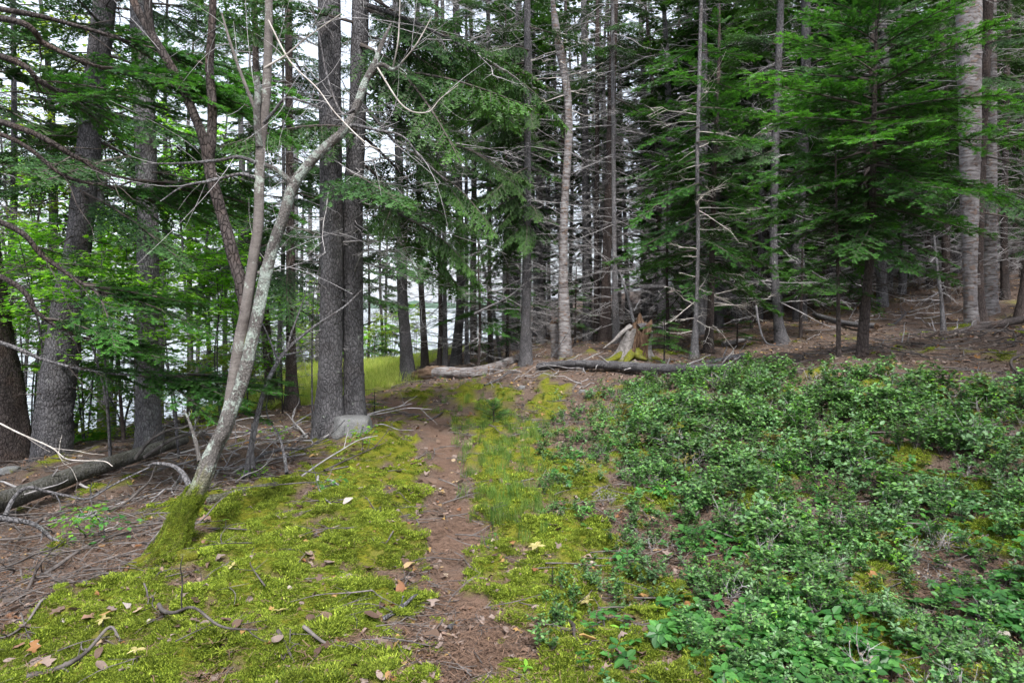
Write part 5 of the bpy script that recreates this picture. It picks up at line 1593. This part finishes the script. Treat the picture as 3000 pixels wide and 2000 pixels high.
def scatter(name, label, temps, P, rot, scl, idx, cat=None):
    col = bpy.data.collections.new(name + '_sources')
    for o in temps:
        (col.children if isinstance(o, bpy.types.Collection) else col.objects).link(o)
    me = bpy.data.meshes.new(name)
    me.vertices.add(len(P))
    me.vertices.foreach_set('co', np.asarray(P, np.float32).ravel())
    for nm, typ, arr, key in (('rot', 'FLOAT_VECTOR', rot, 'vector'), ('scl', 'FLOAT', scl, 'value'), ('idx', 'INT', idx, 'value')):
        a = me.attributes.new(nm, typ, 'POINT')
        a.data.foreach_set(key, np.asarray(arr, np.int32 if typ == 'INT' else np.float32).ravel())
    ng = bpy.data.node_groups.new(name, 'GeometryNodeTree')
    ng.interface.new_socket('Geometry', in_out='INPUT', socket_type='NodeSocketGeometry')
    ng.interface.new_socket('Geometry', in_out='OUTPUT', socket_type='NodeSocketGeometry')
    N = ng.nodes
    gi, go = N.new('NodeGroupInput'), N.new('NodeGroupOutput')
    ip = N.new('GeometryNodeInstanceOnPoints')
    ci = N.new('GeometryNodeCollectionInfo')
    ci.inputs['Collection'].default_value = col
    ci.inputs['Separate Children'].default_value = True
    ci.inputs['Reset Children'].default_value = True
    ip.inputs['Pick Instance'].default_value = True

    def na(nm, typ):
        n = N.new('GeometryNodeInputNamedAttribute')
        n.data_type = typ
        n.inputs['Name'].default_value = nm
        return n.outputs[0]
    L = ng.links.new
    L(gi.outputs[0], ip.inputs['Points'])
    L(ci.outputs[0], ip.inputs['Instance'])
    L(na('idx', 'INT'), ip.inputs['Instance Index'])
    L(na('rot', 'FLOAT_VECTOR'), ip.inputs['Rotation'])
    L(na('scl', 'FLOAT'), ip.inputs['Scale'])
    L(ip.outputs[0], go.inputs[0])
    o = obj(name, me, kind='stuff')
    o['label'] = label
    md = o.modifiers.new('scatter', 'NODES')
    md.node_group = ng
    return o


def spread(n, x0, x1, y0, y1, density, seed, perspective=True):
    """random ground points, thinned by density(zones, X, Y) in 0..1; more of them near the eye"""
    r = np.random.default_rng(seed)
    if perspective:
        Y = 1 / r.uniform(1 / y1, 1 / y0, n)
        X = r.uniform(x0, x1, n) * Y
    else:
        X, Y = r.uniform(x0, x1, n), r.uniform(y0, y1, n)
    z = zones(X, Y)
    keep = r.random(n) < np.clip(density(z, X, Y), 0, 1)
    X, Y = X[keep], Y[keep]
    z = {k: v[keep] for k, v in z.items()}
    return np.stack([X, Y, ground(X, Y, z)], -1), z, r


# the wood far behind the stand, one mass
r = np.random.default_rng(55)
Yf = r.uniform(46, 105, 330)
Xf = (r.uniform(1300, 3300, 330) - U0) / F * Yf
ok = Xf > (2010 - U0) / F * Yf
Xf, Yf = Xf[ok], Yf[ok]
n = len(Xf)
fw = bpy.data.collections.new('far_wood_kinds')
temps = []
for k in range(8):
    c = bpy.data.collections.new('far_tree_%d' % k)
    for nm, me in zip(('trunk', 'twigs', 'crown'), VAR[k]):
        c.objects.link(bpy.data.objects.new('far_%s_%d' % (nm, k), me))
    temps.append(c)
scatter('distant_wood', 'dense wood closing the view far behind the stand', temps, np.stack([Xf, Yf, ground_base(Xf, Yf) - 0.1], -1), np.stack([0 * Xf, 0 * Xf, r.uniform(0, TAU, n)], -1), r.uniform(0.9, 1.5, n), r.integers(0, 8, n))

# moss tufts
mt = []
for k in range(3):
    r = np.random.default_rng(900 + k)
    n = 90
    a, d = r.uniform(0, TAU, n), 0.035 * np.sqrt(r.random(n))
    B = np.stack([d * np.cos(a), d * np.sin(a), np.full(n, -0.004)], -1)
    h = r.uniform(0.006, 0.017, n)
    lean_ = r.normal(0, 0.8, (n, 2))
    T = B + np.stack([lean_[:, 0] * h, lean_[:, 1] * h, h], -1)
    w = r.uniform(0.0018, 0.0036, n)[:, None]
    sa = r.uniform(0, TAU, n)
    S = np.stack([np.cos(sa), np.sin(sa), np.zeros(n)], -1) * w
    mid_ = (B + T) / 2
    V = np.stack([B - S * 0.4, mid_ + S, T, mid_ - S], 1)
    mt.append(template('moss_tuft_%d' % k, [(V.reshape(-1, 3), np.arange(4 * n).reshape(-1, 4), 0, r.uniform(0, 1, n))], [M['moss']]))
P, z, r = spread(250000, -0.95, 0.95, 2.2, 15, lambda z, X, Y: z['moss'] ** 1.5 * (0.35 + 0.65 * (Y < 6)), 31)
n = len(P)
scatter('moss', 'yellow-green moss carpet along both sides of the trail', mt, P, np.stack([r.normal(0, .2, n), r.normal(0, .2, n), r.uniform(0, TAU, n)], -1),
        r.uniform(0.3, 1.0, n) * np.clip(0.95 + 0.5 * NZ[6](P[:, 0], P[:, 1], scale=3.0), 0.4, 1.6) * (1 + np.maximum(P[:, 1] - 4, 0) * 0.14), r.integers(0, 3, n))


ft = [o for o in lean.children if o.name.startswith('trunk')][0].data
co_ = np.zeros(len(ft.vertices) * 3)
no_ = np.zeros(len(ft.vertices) * 3)
mo_ = np.zeros(len(ft.vertices))
ft.vertices.foreach_get('co', co_)
ft.vertex_normals.foreach_get('vector', no_)
ft.attributes['moss'].data.foreach_get('value', mo_)
co_, no_ = co_.reshape(-1, 3), no_.reshape(-1, 3)
r = np.random.default_rng(66)
pick = r.choice(np.nonzero(mo_ > 0.55)[0], 1500)
eul = np.array([Vector(no_[i]).to_track_quat('Z', 'Y').to_euler() for i in pick])
mt2 = [template('foot_tuft_%d' % k, [(np.array([v.co for v in o.data.vertices]) * 0.7, np.arange(len(o.data.vertices)).reshape(-1, 4), 0, r.uniform(0, 1, len(o.data.vertices) // 4))], [M['moss']]) for k, o in enumerate(mt)]
o = scatter('moss_coat', 'thick moss', mt2, co_[pick] + r.normal(0, 0.006, (1500, 3)), eul, r.uniform(0.5, 0.9, 1500), r.integers(0, 3, 1500))
o.parent = lean
del o['label']


def plant_parts(r, stems, h, nl, ls, spread_=0.12, oval=True, twiggy=2):
    wood, LB, LD, LN = [], [], [], []
    for s in range(stems):
        a = r.uniform(0, TAU)
        hh_ = h * r.uniform(0.6, 1.0)
        tip = np.array([math.cos(a) * spread_ * r.uniform(0.3, 1), math.sin(a) * spread_ * r.uniform(0.3, 1), hh_])
        tt = np.linspace(0, 1, 5)
        q = np.outer(tt, tip) + r.normal(0, 0.012, (5, 3)) * tt[:, None]
        wood.append(q)
        axes = [q]
        for _ in range(twiggy):
            k = r.integers(1, 4)
            d = unit(np.array([r.normal(), r.normal(), 0.7]))
            b = q[k] + np.outer(tt, d * hh_ * r.uniform(0.3, 0.5))
            wood.append(b)
            axes.append(b)
        for ax_ in axes:
            for i in range(nl):
                f = r.uniform(0.3, 1.0) * 4
                k = min(int(f), 3)
                p = ax_[k] + (ax_[k + 1] - ax_[k]) * (f - k)
                la = r.uniform(0, TAU)
                LB.append(p)
                LD.append((math.cos(la), math.sin(la), r.normal(0.15, 0.3)))
                LN.append((r.normal(0, 0.35), r.normal(0, 0.35), 1))
    B, D, Nn = np.array(LB), unit(np.array(LD)), unit(np.array(LN))
    V, Fc, tn = leaves(B, D, Nn, ls * r.uniform(0.65, 1.25, len(B)), r, (OVAL, OVAL_T))
    W_ = tubes(np.array(wood), np.tile(np.linspace(0.0022, 0.001, 5), (len(wood), 1)), 3)
    return [(*W_, 0, None), (V, Fc, 1, tn)]


sb = [template('shrub_%d' % k, plant_parts(np.random.default_rng(920 + k), 5, 0.20 + 0.035 * k, 7, 0.030 + 0.004 * k, twiggy=2), [M['stick'], M['shrub']]) for k in range(5)]
sb.append(template('shrub_5', plant_parts(np.random.default_rng(926), 3, 0.30, 7, 0.052, twiggy=2), [M['stick'], M['shrub_pale']]))
sb.append(template('shrub_6', plant_parts(np.random.default_rng(927), 4, 0.26, 5, 0.045, twiggy=1), [M['stick'], M['leaf']]))
sb.append(template('shrub_7', plant_parts(np.random.default_rng(928), 6, 0.30, 1, 0.02, twiggy=3), [M['twig'], M['litter']]))


def shrub_density(z, X, Y):
    d = z['shrub'] * np.clip(0.7 + 0.75 * NZ[6](X, Y, scale=0.8) + 0.45 * NZ[2](X, Y, scale=2.2), 0.08, 1)
    u = U0 + F * X / Y
    return d * (1 - 0.5 * z['moss']) * np.clip((Y - 1.6) / 3.0, 0.3, 1) * np.clip((u - 1560 - 0.25 * np.maximum(F * HC / Y - 350, 0)) / 380, 0.12, 1)


P, z, r = spread(6500, 0.0, 1.0, 2.3, 11.5, shrub_density, 32)
P2, _, _ = spread(6500, 0, 10, 5.5, 11.8, lambda z, X, Y: (X < 0.9 * Y) * shrub_density(z, X, Y) * 1.5, 132, False)
P = np.vstack([P, P2])
n = len(P)
edge = np.clip(0.34 + 0.13 * (P[:, 1] - 2.3) - 0.19 * np.maximum(P[:, 1] - 7, 0) + 0.2 * NZ[4](P[:, 0], P[:, 1], scale=0.7), 0.3, 1.0) * np.where(P[:, 0] < 0.17 * P[:, 1], 0.65, 1)
scatter('blueberry_patch', 'knee-low blueberry shrubs covering the right foreground', sb, P, np.stack([r.normal(0, .15, n), r.normal(0, .15, n), r.uniform(0, TAU, n)], -1), r.uniform(0.65, 1.2, n) * edge, r.choice(8, n, p=[.15, .15, .15, .15, .12, .13, .07, .08]))
# sparse small sprigs in the moss right of the trail and around
P, z, r = spread(6500, -0.1, 0.4, 2.4, 12, lambda z, X, Y: np.where((X > 0.04 * Y) & (z['path'] < 0.2), np.clip((Y - 2) / 4, 0.15, 1) * np.clip(0.08 + 0.35 * NZ[2](X, Y, scale=1.0), 0, 0.5), 0), 33)
n = len(P)
scatter('low_sprigs', 'sparse small green sprigs growing out of the moss', sb[:6], P, np.stack([r.normal(0, .15, n), r.normal(0, .15, n), r.uniform(0, TAU, n)], -1), r.uniform(0.2, 0.48, n), r.integers(0, 6, n))

# bunchberry whorls in the near right corner
bt = []
for k in range(4):
    r = np.random.default_rng(940 + k)
    m = 6 if k < 3 else 4
    la = np.arange(m) * TAU / m + r.normal(0, 0.15, m)
    h = r.uniform(0.05, 0.11)
    B = np.tile([0, 0, h], (m, 1)) + np.stack([np.cos(la), np.sin(la), 0 * la], -1) * 0.006
    D = unit(np.stack([np.cos(la), np.sin(la), r.normal(-0.05, 0.2, m)], -1))
    V, Fc, tn = leaves(B, D, unit(np.stack([r.normal(0, .15, m), r.normal(0, .15, m), np.ones(m)], -1)), r.uniform(0.045, 0.07, m), r, (OVAL * [1.15, 1, 1], OVAL_T))
    bt.append(template('whorl_%d' % k, [(*tubes(np.array([[(0, 0, -0.01), (0.004, 0, h / 2), (0, 0, h)]]), np.array([[0.002, 0.002, 0.0015]]), 3), 0, None), (V, Fc, 1, tn)], [M['stick'], M['bunch']]))
P, z, r = spread(6500, 0.05, 1.0, 2.2, 7.0, lambda z, X, Y: np.where(z['shrub'] > 0.5, np.clip(0.4 + 0.7 * NZ[5](X, Y, scale=0.9), 0, 1), np.where(X > 0.25, 0.05, 0)), 34)
n = len(P)
scatter('bunchberry_cover', 'broad-leaved low plants mixed into the shrubs at lower right', bt, P, np.stack([r.normal(0, .2, n), r.normal(0, .2, n), r.uniform(0, TAU, n)], -1), r.uniform(0.45, 1.0, n), r.integers(0, 4, n))

# grass
gt = []
for k in range(3):
    r = np.random.default_rng(950 + k)
    n = 34
    a, d = r.uniform(0, TAU, n), 0.10 * np.sqrt(r.random(n))
    B = np.stack([d * np.cos(a), d * np.sin(a), np.full(n, -0.01)], -1)
    h = r.uniform(0.12, 0.34, n)
    ld = r.uniform(0, TAU, n)
    ln = r.uniform(0.1, 0.6, n)
    dirv = np.stack([np.cos(ld), np.sin(ld), 0 * ld], -1)
    M1 = B + dirv * (h * ln * 0.35)[:, None] + np.array([0, 0, 1]) * (h * 0.6)[:, None]
    T = B + dirv * (h * ln)[:, None] + np.array([0, 0, 1]) * (h * (1 - 0.2 * ln))[:, None]
    S = np.stack([-np.sin(ld), np.cos(ld), 0 * ld], -1) * 0.0035
    V = np.stack([B - S, B + S, M1 + S * 0.8, M1 - S * 0.8, T], 1)
    i = np.arange(n)[:, None] * 5
    Q = i + np.array([[0, 1, 2, 3]])
    Tr = i + np.array([[3, 2, 4]])
    tn = r.uniform(0, 1, n)
    VV = V.reshape(-1, 3)
    gt.append(template('grass_clump_%d' % k, [(VV, Q, 0, tn), (VV, Tr, 0, tn)], [M['grass']]))
P, z, r = spread(15000, -10, 0, 12, 32, lambda z, X, Y: z['grass'] * np.clip(0.75 + 0.5 * NZ[1](X, Y, scale=0.5), 0.2, 1), 35, False)
n = len(P)
scatter('meadow_grass', 'sunny grass of the small meadow by the water', gt, P, np.stack([r.normal(0, .1, n), r.normal(0, .1, n), r.uniform(0, TAU, n)], -1), r.uniform(0.4, 0.95, n), r.integers(0, 3, n))
def bend(z, X, Y):
    u = U0 + F * X / Y
    v = V0 + F * (HC - ground_base(X, Y)) / Y
    d = np.exp(-((u - 1440) / 130) ** 2 - ((v - 1260) / 90) ** 2) + 0.5 * np.exp(-((u - 1480) / 110) ** 2 - ((v - 1470) / 90) ** 2) + 0.4 * np.exp(-((u - 1300) / 120) ** 2 - ((v - 1125) / 25) ** 2)
    return np.where((z['path'] < 0.3) & (X > -1.5), d * 0.8, 0) * np.clip(0.7 + 0.5 * NZ[3](X, Y, scale=1.2), 0, 1)


gt2 = []
for k, o in enumerate(gt):
    m2 = o.data.copy()
    m2.materials[0] = M['grass_low']
    gt2.append(bpy.data.objects.new('low_grass_%d' % k, m2))
P, z, r = spread(9000, -0.35, 0.35, 4.5, 15, bend, 36)
n = len(P)
scatter('trail_grass', 'thin short grass growing at the trail bend', gt2, P, np.stack([r.normal(0, .1, n), r.normal(0, .1, n), r.uniform(0, TAU, n)], -1), r.uniform(0.2, 0.55, n), r.integers(0, 3, n))


# dry leaves
def dry_leaf(seed, lobed=False):
    r = np.random.default_rng(seed)
    n = 6
    t = np.linspace(0, 1, n)
    w = np.sin(np.pi * np.clip(t * 0.92 + 0.06, 0, 1)) ** 0.8 * 0.32
    if lobed:
        w = w * (1 + 0.45 * np.cos(np.arange(n) * np.pi))
    curl, roll = r.uniform(-0.5, 0.6), r.uniform(-0.2, 0.7)
    mid_ = np.stack([0 * t, t - 0.5, curl * (t - 0.5) ** 2 + 0.08 * np.sin(5 * t + seed)], -1)
    lft = mid_ + np.stack([-w, 0.06 * np.sin(9 * t), np.abs(w) * roll + r.normal(0, 0.03, n)], -1)
    rgt = mid_ + np.stack([w, 0.06 * np.cos(7 * t), np.abs(w) * (roll + r.normal(0, 0.3)) + r.normal(0, 0.03, n)], -1)
    V = np.concatenate([lft, mid_, rgt])
    V[:, 2] -= V[:, 2].min()
    i = np.arange(n - 1)
    Q = np.concatenate([np.stack([i, i + n, i + n + 1, i + 1], -1), np.stack([i + n, i + 2 * n, i + 2 * n + 1, i + n + 1], -1)])
    return [(V, Q, 0, None)]


lt = [template('dry_leaf_%d' % k, dry_leaf(960 + k, k % 2 == 1), [M['litter']]) for k in range(6)]
P, z, r = spread(42000, -1.0, 1.0, 2.2, 22, lambda z, X, Y: np.where(z['grass'] > 0.5, 0.0, np.where(z['path'] > 0.5, 0.10, np.where(z['fringe'] > 0.2, 0.6 * (1 - 0.5 * z['moss']), np.where(z['moss'] > 0.4, 0.08, 0.6)))), 37)
n = len(P)
P[:, 2] += 0.004

LP = [(P, r.uniform(0.018, 0.05, n), r.integers(0, 6, n))]
P2, z2, r2 = spread(26000, -14, 16, 6, 24, lambda z, X, Y: np.where((z['grass'] > 0.5) | (np.abs(X) > 0.85 * Y) | (z['path'] > 0.5), 0.0, np.where(z['moss'] > 0.4, 0.12, np.where(z['shrub'] > 0.5, 0.35, 1.0))), 137, False)
P2[:, 2] += 0.006
P = np.vstack([P, P2])
sc_ = np.concatenate([LP[0][1], r2.uniform(0.035, 0.085, len(P2))])
n = len(P)
scatter('leaf_litter', 'small brown leaf litter on the forest floor', lt, P, np.stack([r.normal(0, .35, n), r.normal(0, .35, n), r.uniform(0, TAU, n)], -1), sc_, r.integers(0, 6, n))

# fine twigs
tw = []
for k in range(5):
    r = np.random.default_rng(970 + k)
    q = spline(np.array([(-0.5, 0, 0), (-0.2, r.normal(0, .05), 0.02), (0.15, r.normal(0, .06), 0.03), (0.5, r.normal(0, .09), 0.01)]), 8)
    ps = [(*tubes(q[None], np.linspace(0.012, 0.004, 8)[None], 4), 0, None)]
    for _ in range(2):
        i = r.integers(2, 6)
        b = q[i] + np.outer(np.linspace(0, 1, 4), [r.uniform(0.1, 0.25), r.choice([-1, 1]) * r.uniform(0.1, 0.25), r.uniform(0, 0.08)])
        ps.append((*tubes(b[None], np.linspace(0.006, 0.003, 4)[None], 3), 0, None))
    tw.append(template('fine_twig_%d' % k, ps, [M['stick']]))
P, z, r = spread(9000, -1.0, 1.0, 2.2, 24, lambda z, X, Y: np.where(z['grass'] > 0.5, 0.0, np.where(z['path'] > 0.5, 0.12, np.where(z['moss'] > 0.4, 0.06, np.where(z['left'] > 0.5, 0.95, 0.45)))), 38)
P2, _, _ = spread(3600, -12, 14, 7, 22, lambda z, X, Y: np.where((z['grass'] > 0.5) | (np.abs(X) > 0.85 * Y) | (z['path'] > 0.5) | (z['shrub'] > 0.5), 0.0, np.where(z['moss'] > 0.4, 0.2, 0.9)), 138, False)
P = np.vstack([P, P2])
n = len(P)
P[:, 2] += 0.01
scatter('twig_litter', 'fine dead twigs strewn over the forest floor', tw, P, np.stack([r.normal(0, .12, n), r.normal(0, .12, n), r.uniform(0, TAU, n)], -1), r.uniform(0.12, 0.6, n) * np.clip(P[:, 1] / 5, 0.6, 1.3), r.integers(0, 5, n))

nt_ = []
M['needle'] = twig_mat('brown_needles', (0.065, 0.040, 0.028), (0.165, 0.105, 0.074))
for k in range(4):
    r = np.random.default_rng(990 + k)
    m = 26
    c = np.stack([r.normal(0, 0.05, m), r.normal(0, 0.05, m), r.uniform(0.001, 0.008, m)], -1)
    a = r.uniform(0, TAU, m)
    d = np.stack([np.cos(a), np.sin(a), r.normal(0, 0.12, m)], -1) * r.uniform(0.008, 0.022, m)[:, None]
    w = np.stack([-np.sin(a), np.cos(a), 0 * a], -1) * 0.0011
    V = np.stack([c - d - w, c - d + w, c + d + w, c + d - w], 1)
    nt_.append(template('needles_%d' % k, [(V.reshape(-1, 3), np.arange(4 * m).reshape(-1, 4), 0, r.uniform(0, 1, m))], [M['needle']]))
P, z, r = spread(16000, -1.0, 1.0, 2.2, 13, lambda z, X, Y: np.where(z['grass'] > 0.5, 0, np.where(z['moss'] > 0.4, 0.08, np.where(z['path'] > 0.5, 0.45, 0.8))), 39)
n = len(P)
P[:, 2] += 0.003
scatter('needle_litter', 'fine brown needles strewn over trail and soil', nt_, P, np.stack([r.normal(0, .05, n), r.normal(0, .05, n), r.uniform(0, TAU, n)], -1), r.uniform(0.7, 1.6, n), r.integers(0, 4, n))

# ------------------------------------------------------------------ single leaves and plants one can pick out
LM = [make_mesh('fallen_leaf', dry_leaf(980 + k, k % 2 == 0), [M['litter']]) for k in range(8)]
r_ = np.random.default_rng(404)
for cnt, ur, vr, lab, grp in [
    (46, (420, 1210), (1480, 1990), 'curled dry leaf lying on the moss left of the trail', 'dry leaves on the left moss'),
    (26, (1150, 1300), (1350, 1950), 'dry brown leaf along the left rim of the trail', 'dry leaves on the trail rim'),
    (40, (1450, 1950), (1400, 1990), 'dry leaf lying on the moss right of the trail', 'dry leaves on the right moss'),
    (34, (1950, 2990), (1600, 1990), 'dry brown leaf between the low shrubs at lower right', 'dry leaves between the shrubs'),
    (24, (30, 420), (1780, 1990), 'dry leaf in the lower left corner of the ground', 'dry leaves in the lower left'),
]:
    for i in range(cnt):
        p = px2w(r_.uniform(*ur), r_.uniform(*vr))
        kl, sl = r_.integers(8), r_.uniform(0.045, 0.09)
        o = obj('fallen_leaf', LM[kl], None, (p[0], p[1], gz(p[0], p[1]) + 0.018), (r_.normal(0, .3), r_.normal(0, .3), r_.uniform(0, TAU)), sl)
        v_ = V0 + F * (HC - p[2]) / p[1]
        far_ = ', far end' if v_ < vr[0] + 0.33 * (vr[1] - vr[0]) else ', middle' if v_ < vr[0] + 0.66 * (vr[1] - vr[0]) else ', near end'
        tag(o, ('large ' if sl > 0.07 else 'small ') + ('lobed ' if kl % 2 == 0 else 'oval ') + lab + far_, 'leaf', grp)

# yellow and pale leaf whorls
def whorl(name, label, u, v, rad, n, mat, h=0.05, seed=0, cat='plant'):
    r = np.random.default_rng(seed)
    p = px2w(u, v)
    p[2] = gz(p[0], p[1])
    t = thing(name, label, cat, p)
    obj('stem', stem_mesh('stem', [(0, 0, -0.02), (0.003, 0, h * 0.5), (0, 0, h)], [0.0025, 0.002, 0.0015], M['stick'], 5, 0.02), t)
    for i in range(n):
        a = i * TAU / n + r.normal(0, 0.15)
        D = unit(np.array([[math.cos(a), math.sin(a), r.normal(0.05, 0.15)]]))
        V, Fc, tn = leaves(np.array([[0, 0, h]]), D, unit(np.array([[r.normal(0, .2), r.normal(0, .2), 1]])), np.array([rad * r.uniform(0.75, 1.1)]), r, (OVAL * [0.8, 1, 1], OVAL_T))
        obj('leaf', make_mesh('leaf', [(V, Fc, 0, r.uniform(0, 1))], [M[mat]], False), t)
    return t


for k, (u, v, rad, n, mt_, lab) in enumerate([
    (1572, 1630, 0.075, 7, 'whorl', 'large pale yellow leaf whorl on the moss right of the trail'), (1512, 1680, 0.05, 4, 'whorl', 'small yellow leaf star below the large pale whorl'),
    (1720, 1780, 0.06, 5, 'whorl', 'cream-coloured leaf star right of the dark bent stick'), (1685, 1815, 0.06, 6, 'leaf_yellow', 'lime green leaf whorl at the dark bent stick'),
    (1925, 1835, 0.06, 6, 'leaf_yellow', 'yellow-green leaf whorl at the edge of the shrubs'), (1815, 1870, 0.075, 2, 'leaf', 'single broad green leaf plant on the moss at lower middle'),
    (1455, 1600, 0.05, 3, 'bunch', 'three-leaved green plant beside the trail'), (2935, 1845, 0.08, 7, 'leaf_yellow', 'yellowing leaf whorl near the right edge at the bottom'),
    (300, 1855, 0.05, 4, 'whorl', 'pale leaf star on dark moss at lower left'), (400, 1945, 0.05, 5, 'whorl', 'pale leaf star on moss at the bottom left'),
    (820, 1810, 0.05, 4, 'whorl', 'cream leaf star beside the dry leaf heap on the left moss'), (680, 1725, 0.045, 4, 'whorl', 'thin yellow leaf star on the left moss below the tree foot'),
    (660, 1558, 0.04, 4, 'leaf', 'little green plant at the right of the mossy foot'), (880, 1600, 0.04, 5, 'whorl', 'whitish leaf star in the upper left moss'),
    (1540, 1985, 0.05, 4, 'leaf', 'green leaf cluster right of the trail at the bottom'), (2340, 1525, 0.07, 5, 'leaf', 'light green leaf whorl standing among the shrubs'),
    (1905, 1900, 0.055, 5, 'bunch', 'dark green round-leaved plant at the shrub edge'),
]):
    whorl('leaf_whorl', lab, u, v, rad * 0.85, n, mt_, 0.04 + 0.03 * (k % 3 == 0), 600 + k)
p = px2w(1618, 1700)
conifer('conifer_seedling', 'tiny upright conifer seedling in the moss right of the trail', [(1618, 1702, 4), (1618, 1680, 3), (1619, 1655, 1.5)], mat='bark_brown', ns=6, seed=88, flare=0.1, broken=True, step=0.01,
        live=[('bright', 0.0, 0.085, 14, 0.045, 0.03, 0.7, 1.1)])

# sprigs with leaves on the brown slope, ferns
for k, (u, v, h, sp_, nb_, per, mt_, sz, lab) in enumerate([
    (245, 1590, 0.32, 0.22, 10, 6, 'leaf', 0.055, 'small leafy seedling on the brown slope at left'), (275, 1620, 0.26, 0.2, 8, 6, 'bunch', 0.05, 'darker leafy seedling beside the one on the brown slope'),
    (770, 1400, 0.14, 0.2, 9, 6, 'leaf', 0.045, 'low green seedling under the pale crooked pole'), (1065, 1330, 0.3, 0.16, 7, 6, 'leaf', 0.045, 'little green sprig in front of the boulder'),
    (790, 1300, 0.2, 0.2, 7, 6, 'leaf', 0.05, 'green sprig among the dead sticks before the twin spruce'), (1868, 1052, 0.12, 0.16, 9, 6, 'leaf', 0.07, 'bright green sprig in the mouth of the hollow stump'),
    (575, 1365, 0.12, 0.12, 5, 5, 'leaf', 0.05, 'tiny green sprig behind the leaning tree'), (950, 1440, 0.08, 0.14, 6, 5, 'bunch', 0.05, 'low green plant at the upper edge of the left moss'),
]):
    leafy('leafy_seedling', lab, px2w(u, v)[:2].tolist() + [gz(*px2w(u, v)[:2])], h, sp_, nb_, per, mt_, sz, 0.4, 1, 0.3, 800 + k, cat='seedling', trunk_r=0.004)


def fern(name, label, u, v, n, L, seed, mat='fern'):
    r = np.random.default_rng(seed)
    p = px2w(u, v)
    p[2] = gz(p[0], p[1])
    t = thing(name, label, 'fern', p)
    for i in range(n):
        a = i * TAU / n + r.normal(0, 0.3)
        tt = np.linspace(0, 1, 12)
        l = L * r.uniform(0.7, 1.1)
        q = np.stack([0.85 * l * tt, 0 * tt, l * (0.75 * tt - 0.75 * tt ** 2)], -1)
        rot = np.array([[math.cos(a), -math.sin(a), 0], [math.sin(a), math.cos(a), 0], [0, 0, 1]])
        q = q @ rot.T
        B, D, Nn, S = [], [], [], []
        for k in range(2, 12):
            d = unit(q[k] - q[k - 1])
            sd = unit(np.cross(d, [0, 0, 1]))
            for sg in (-1, 1):
                for f in (0, 0.5):
                    B.append(q[k] - d * f * l / 12)
                    D.append(unit(sd * sg + d * 0.4))
                    Nn.append((0, 0, 1))
                    S.append(l * 0.3 * math.sin(math.pi * (0.12 + 0.83 * (k - f) / 12)) ** 0.8)
        V, Fc, tn = leaves(np.array(B), np.array(D), np.array(Nn, float), np.array(S), r, (OVAL * [0.45, 1, 1], OVAL_T))
        obj('frond', make_mesh('frond', [(*tubes(q[None], np.linspace(0.003, 0.001, 12)[None], 3), 0, None), (V, Fc, 0, tn)], [M[mat]], False), t)


for k, (u, v, n, L, lab) in enumerate([(255, 1300, 9, 0.55, 'bright green fern clump right of the second left trunk'), (300, 1275, 8, 0.5, 'fern clump behind the bright one, nearer the grey spruce'),
                                       (330, 1240, 8, 0.45, 'small fern at the foot of the left bushes')]):
    fern('fern', lab, u, v, n, L, 860 + k)

# print('TRIS', sum(sum(len(p.vertices) - 2 for p in m.polygons) if len(m.polygons) < 3000 else len(m.loops) - 2 * len(m.polygons) for m in bpy.data.meshes))
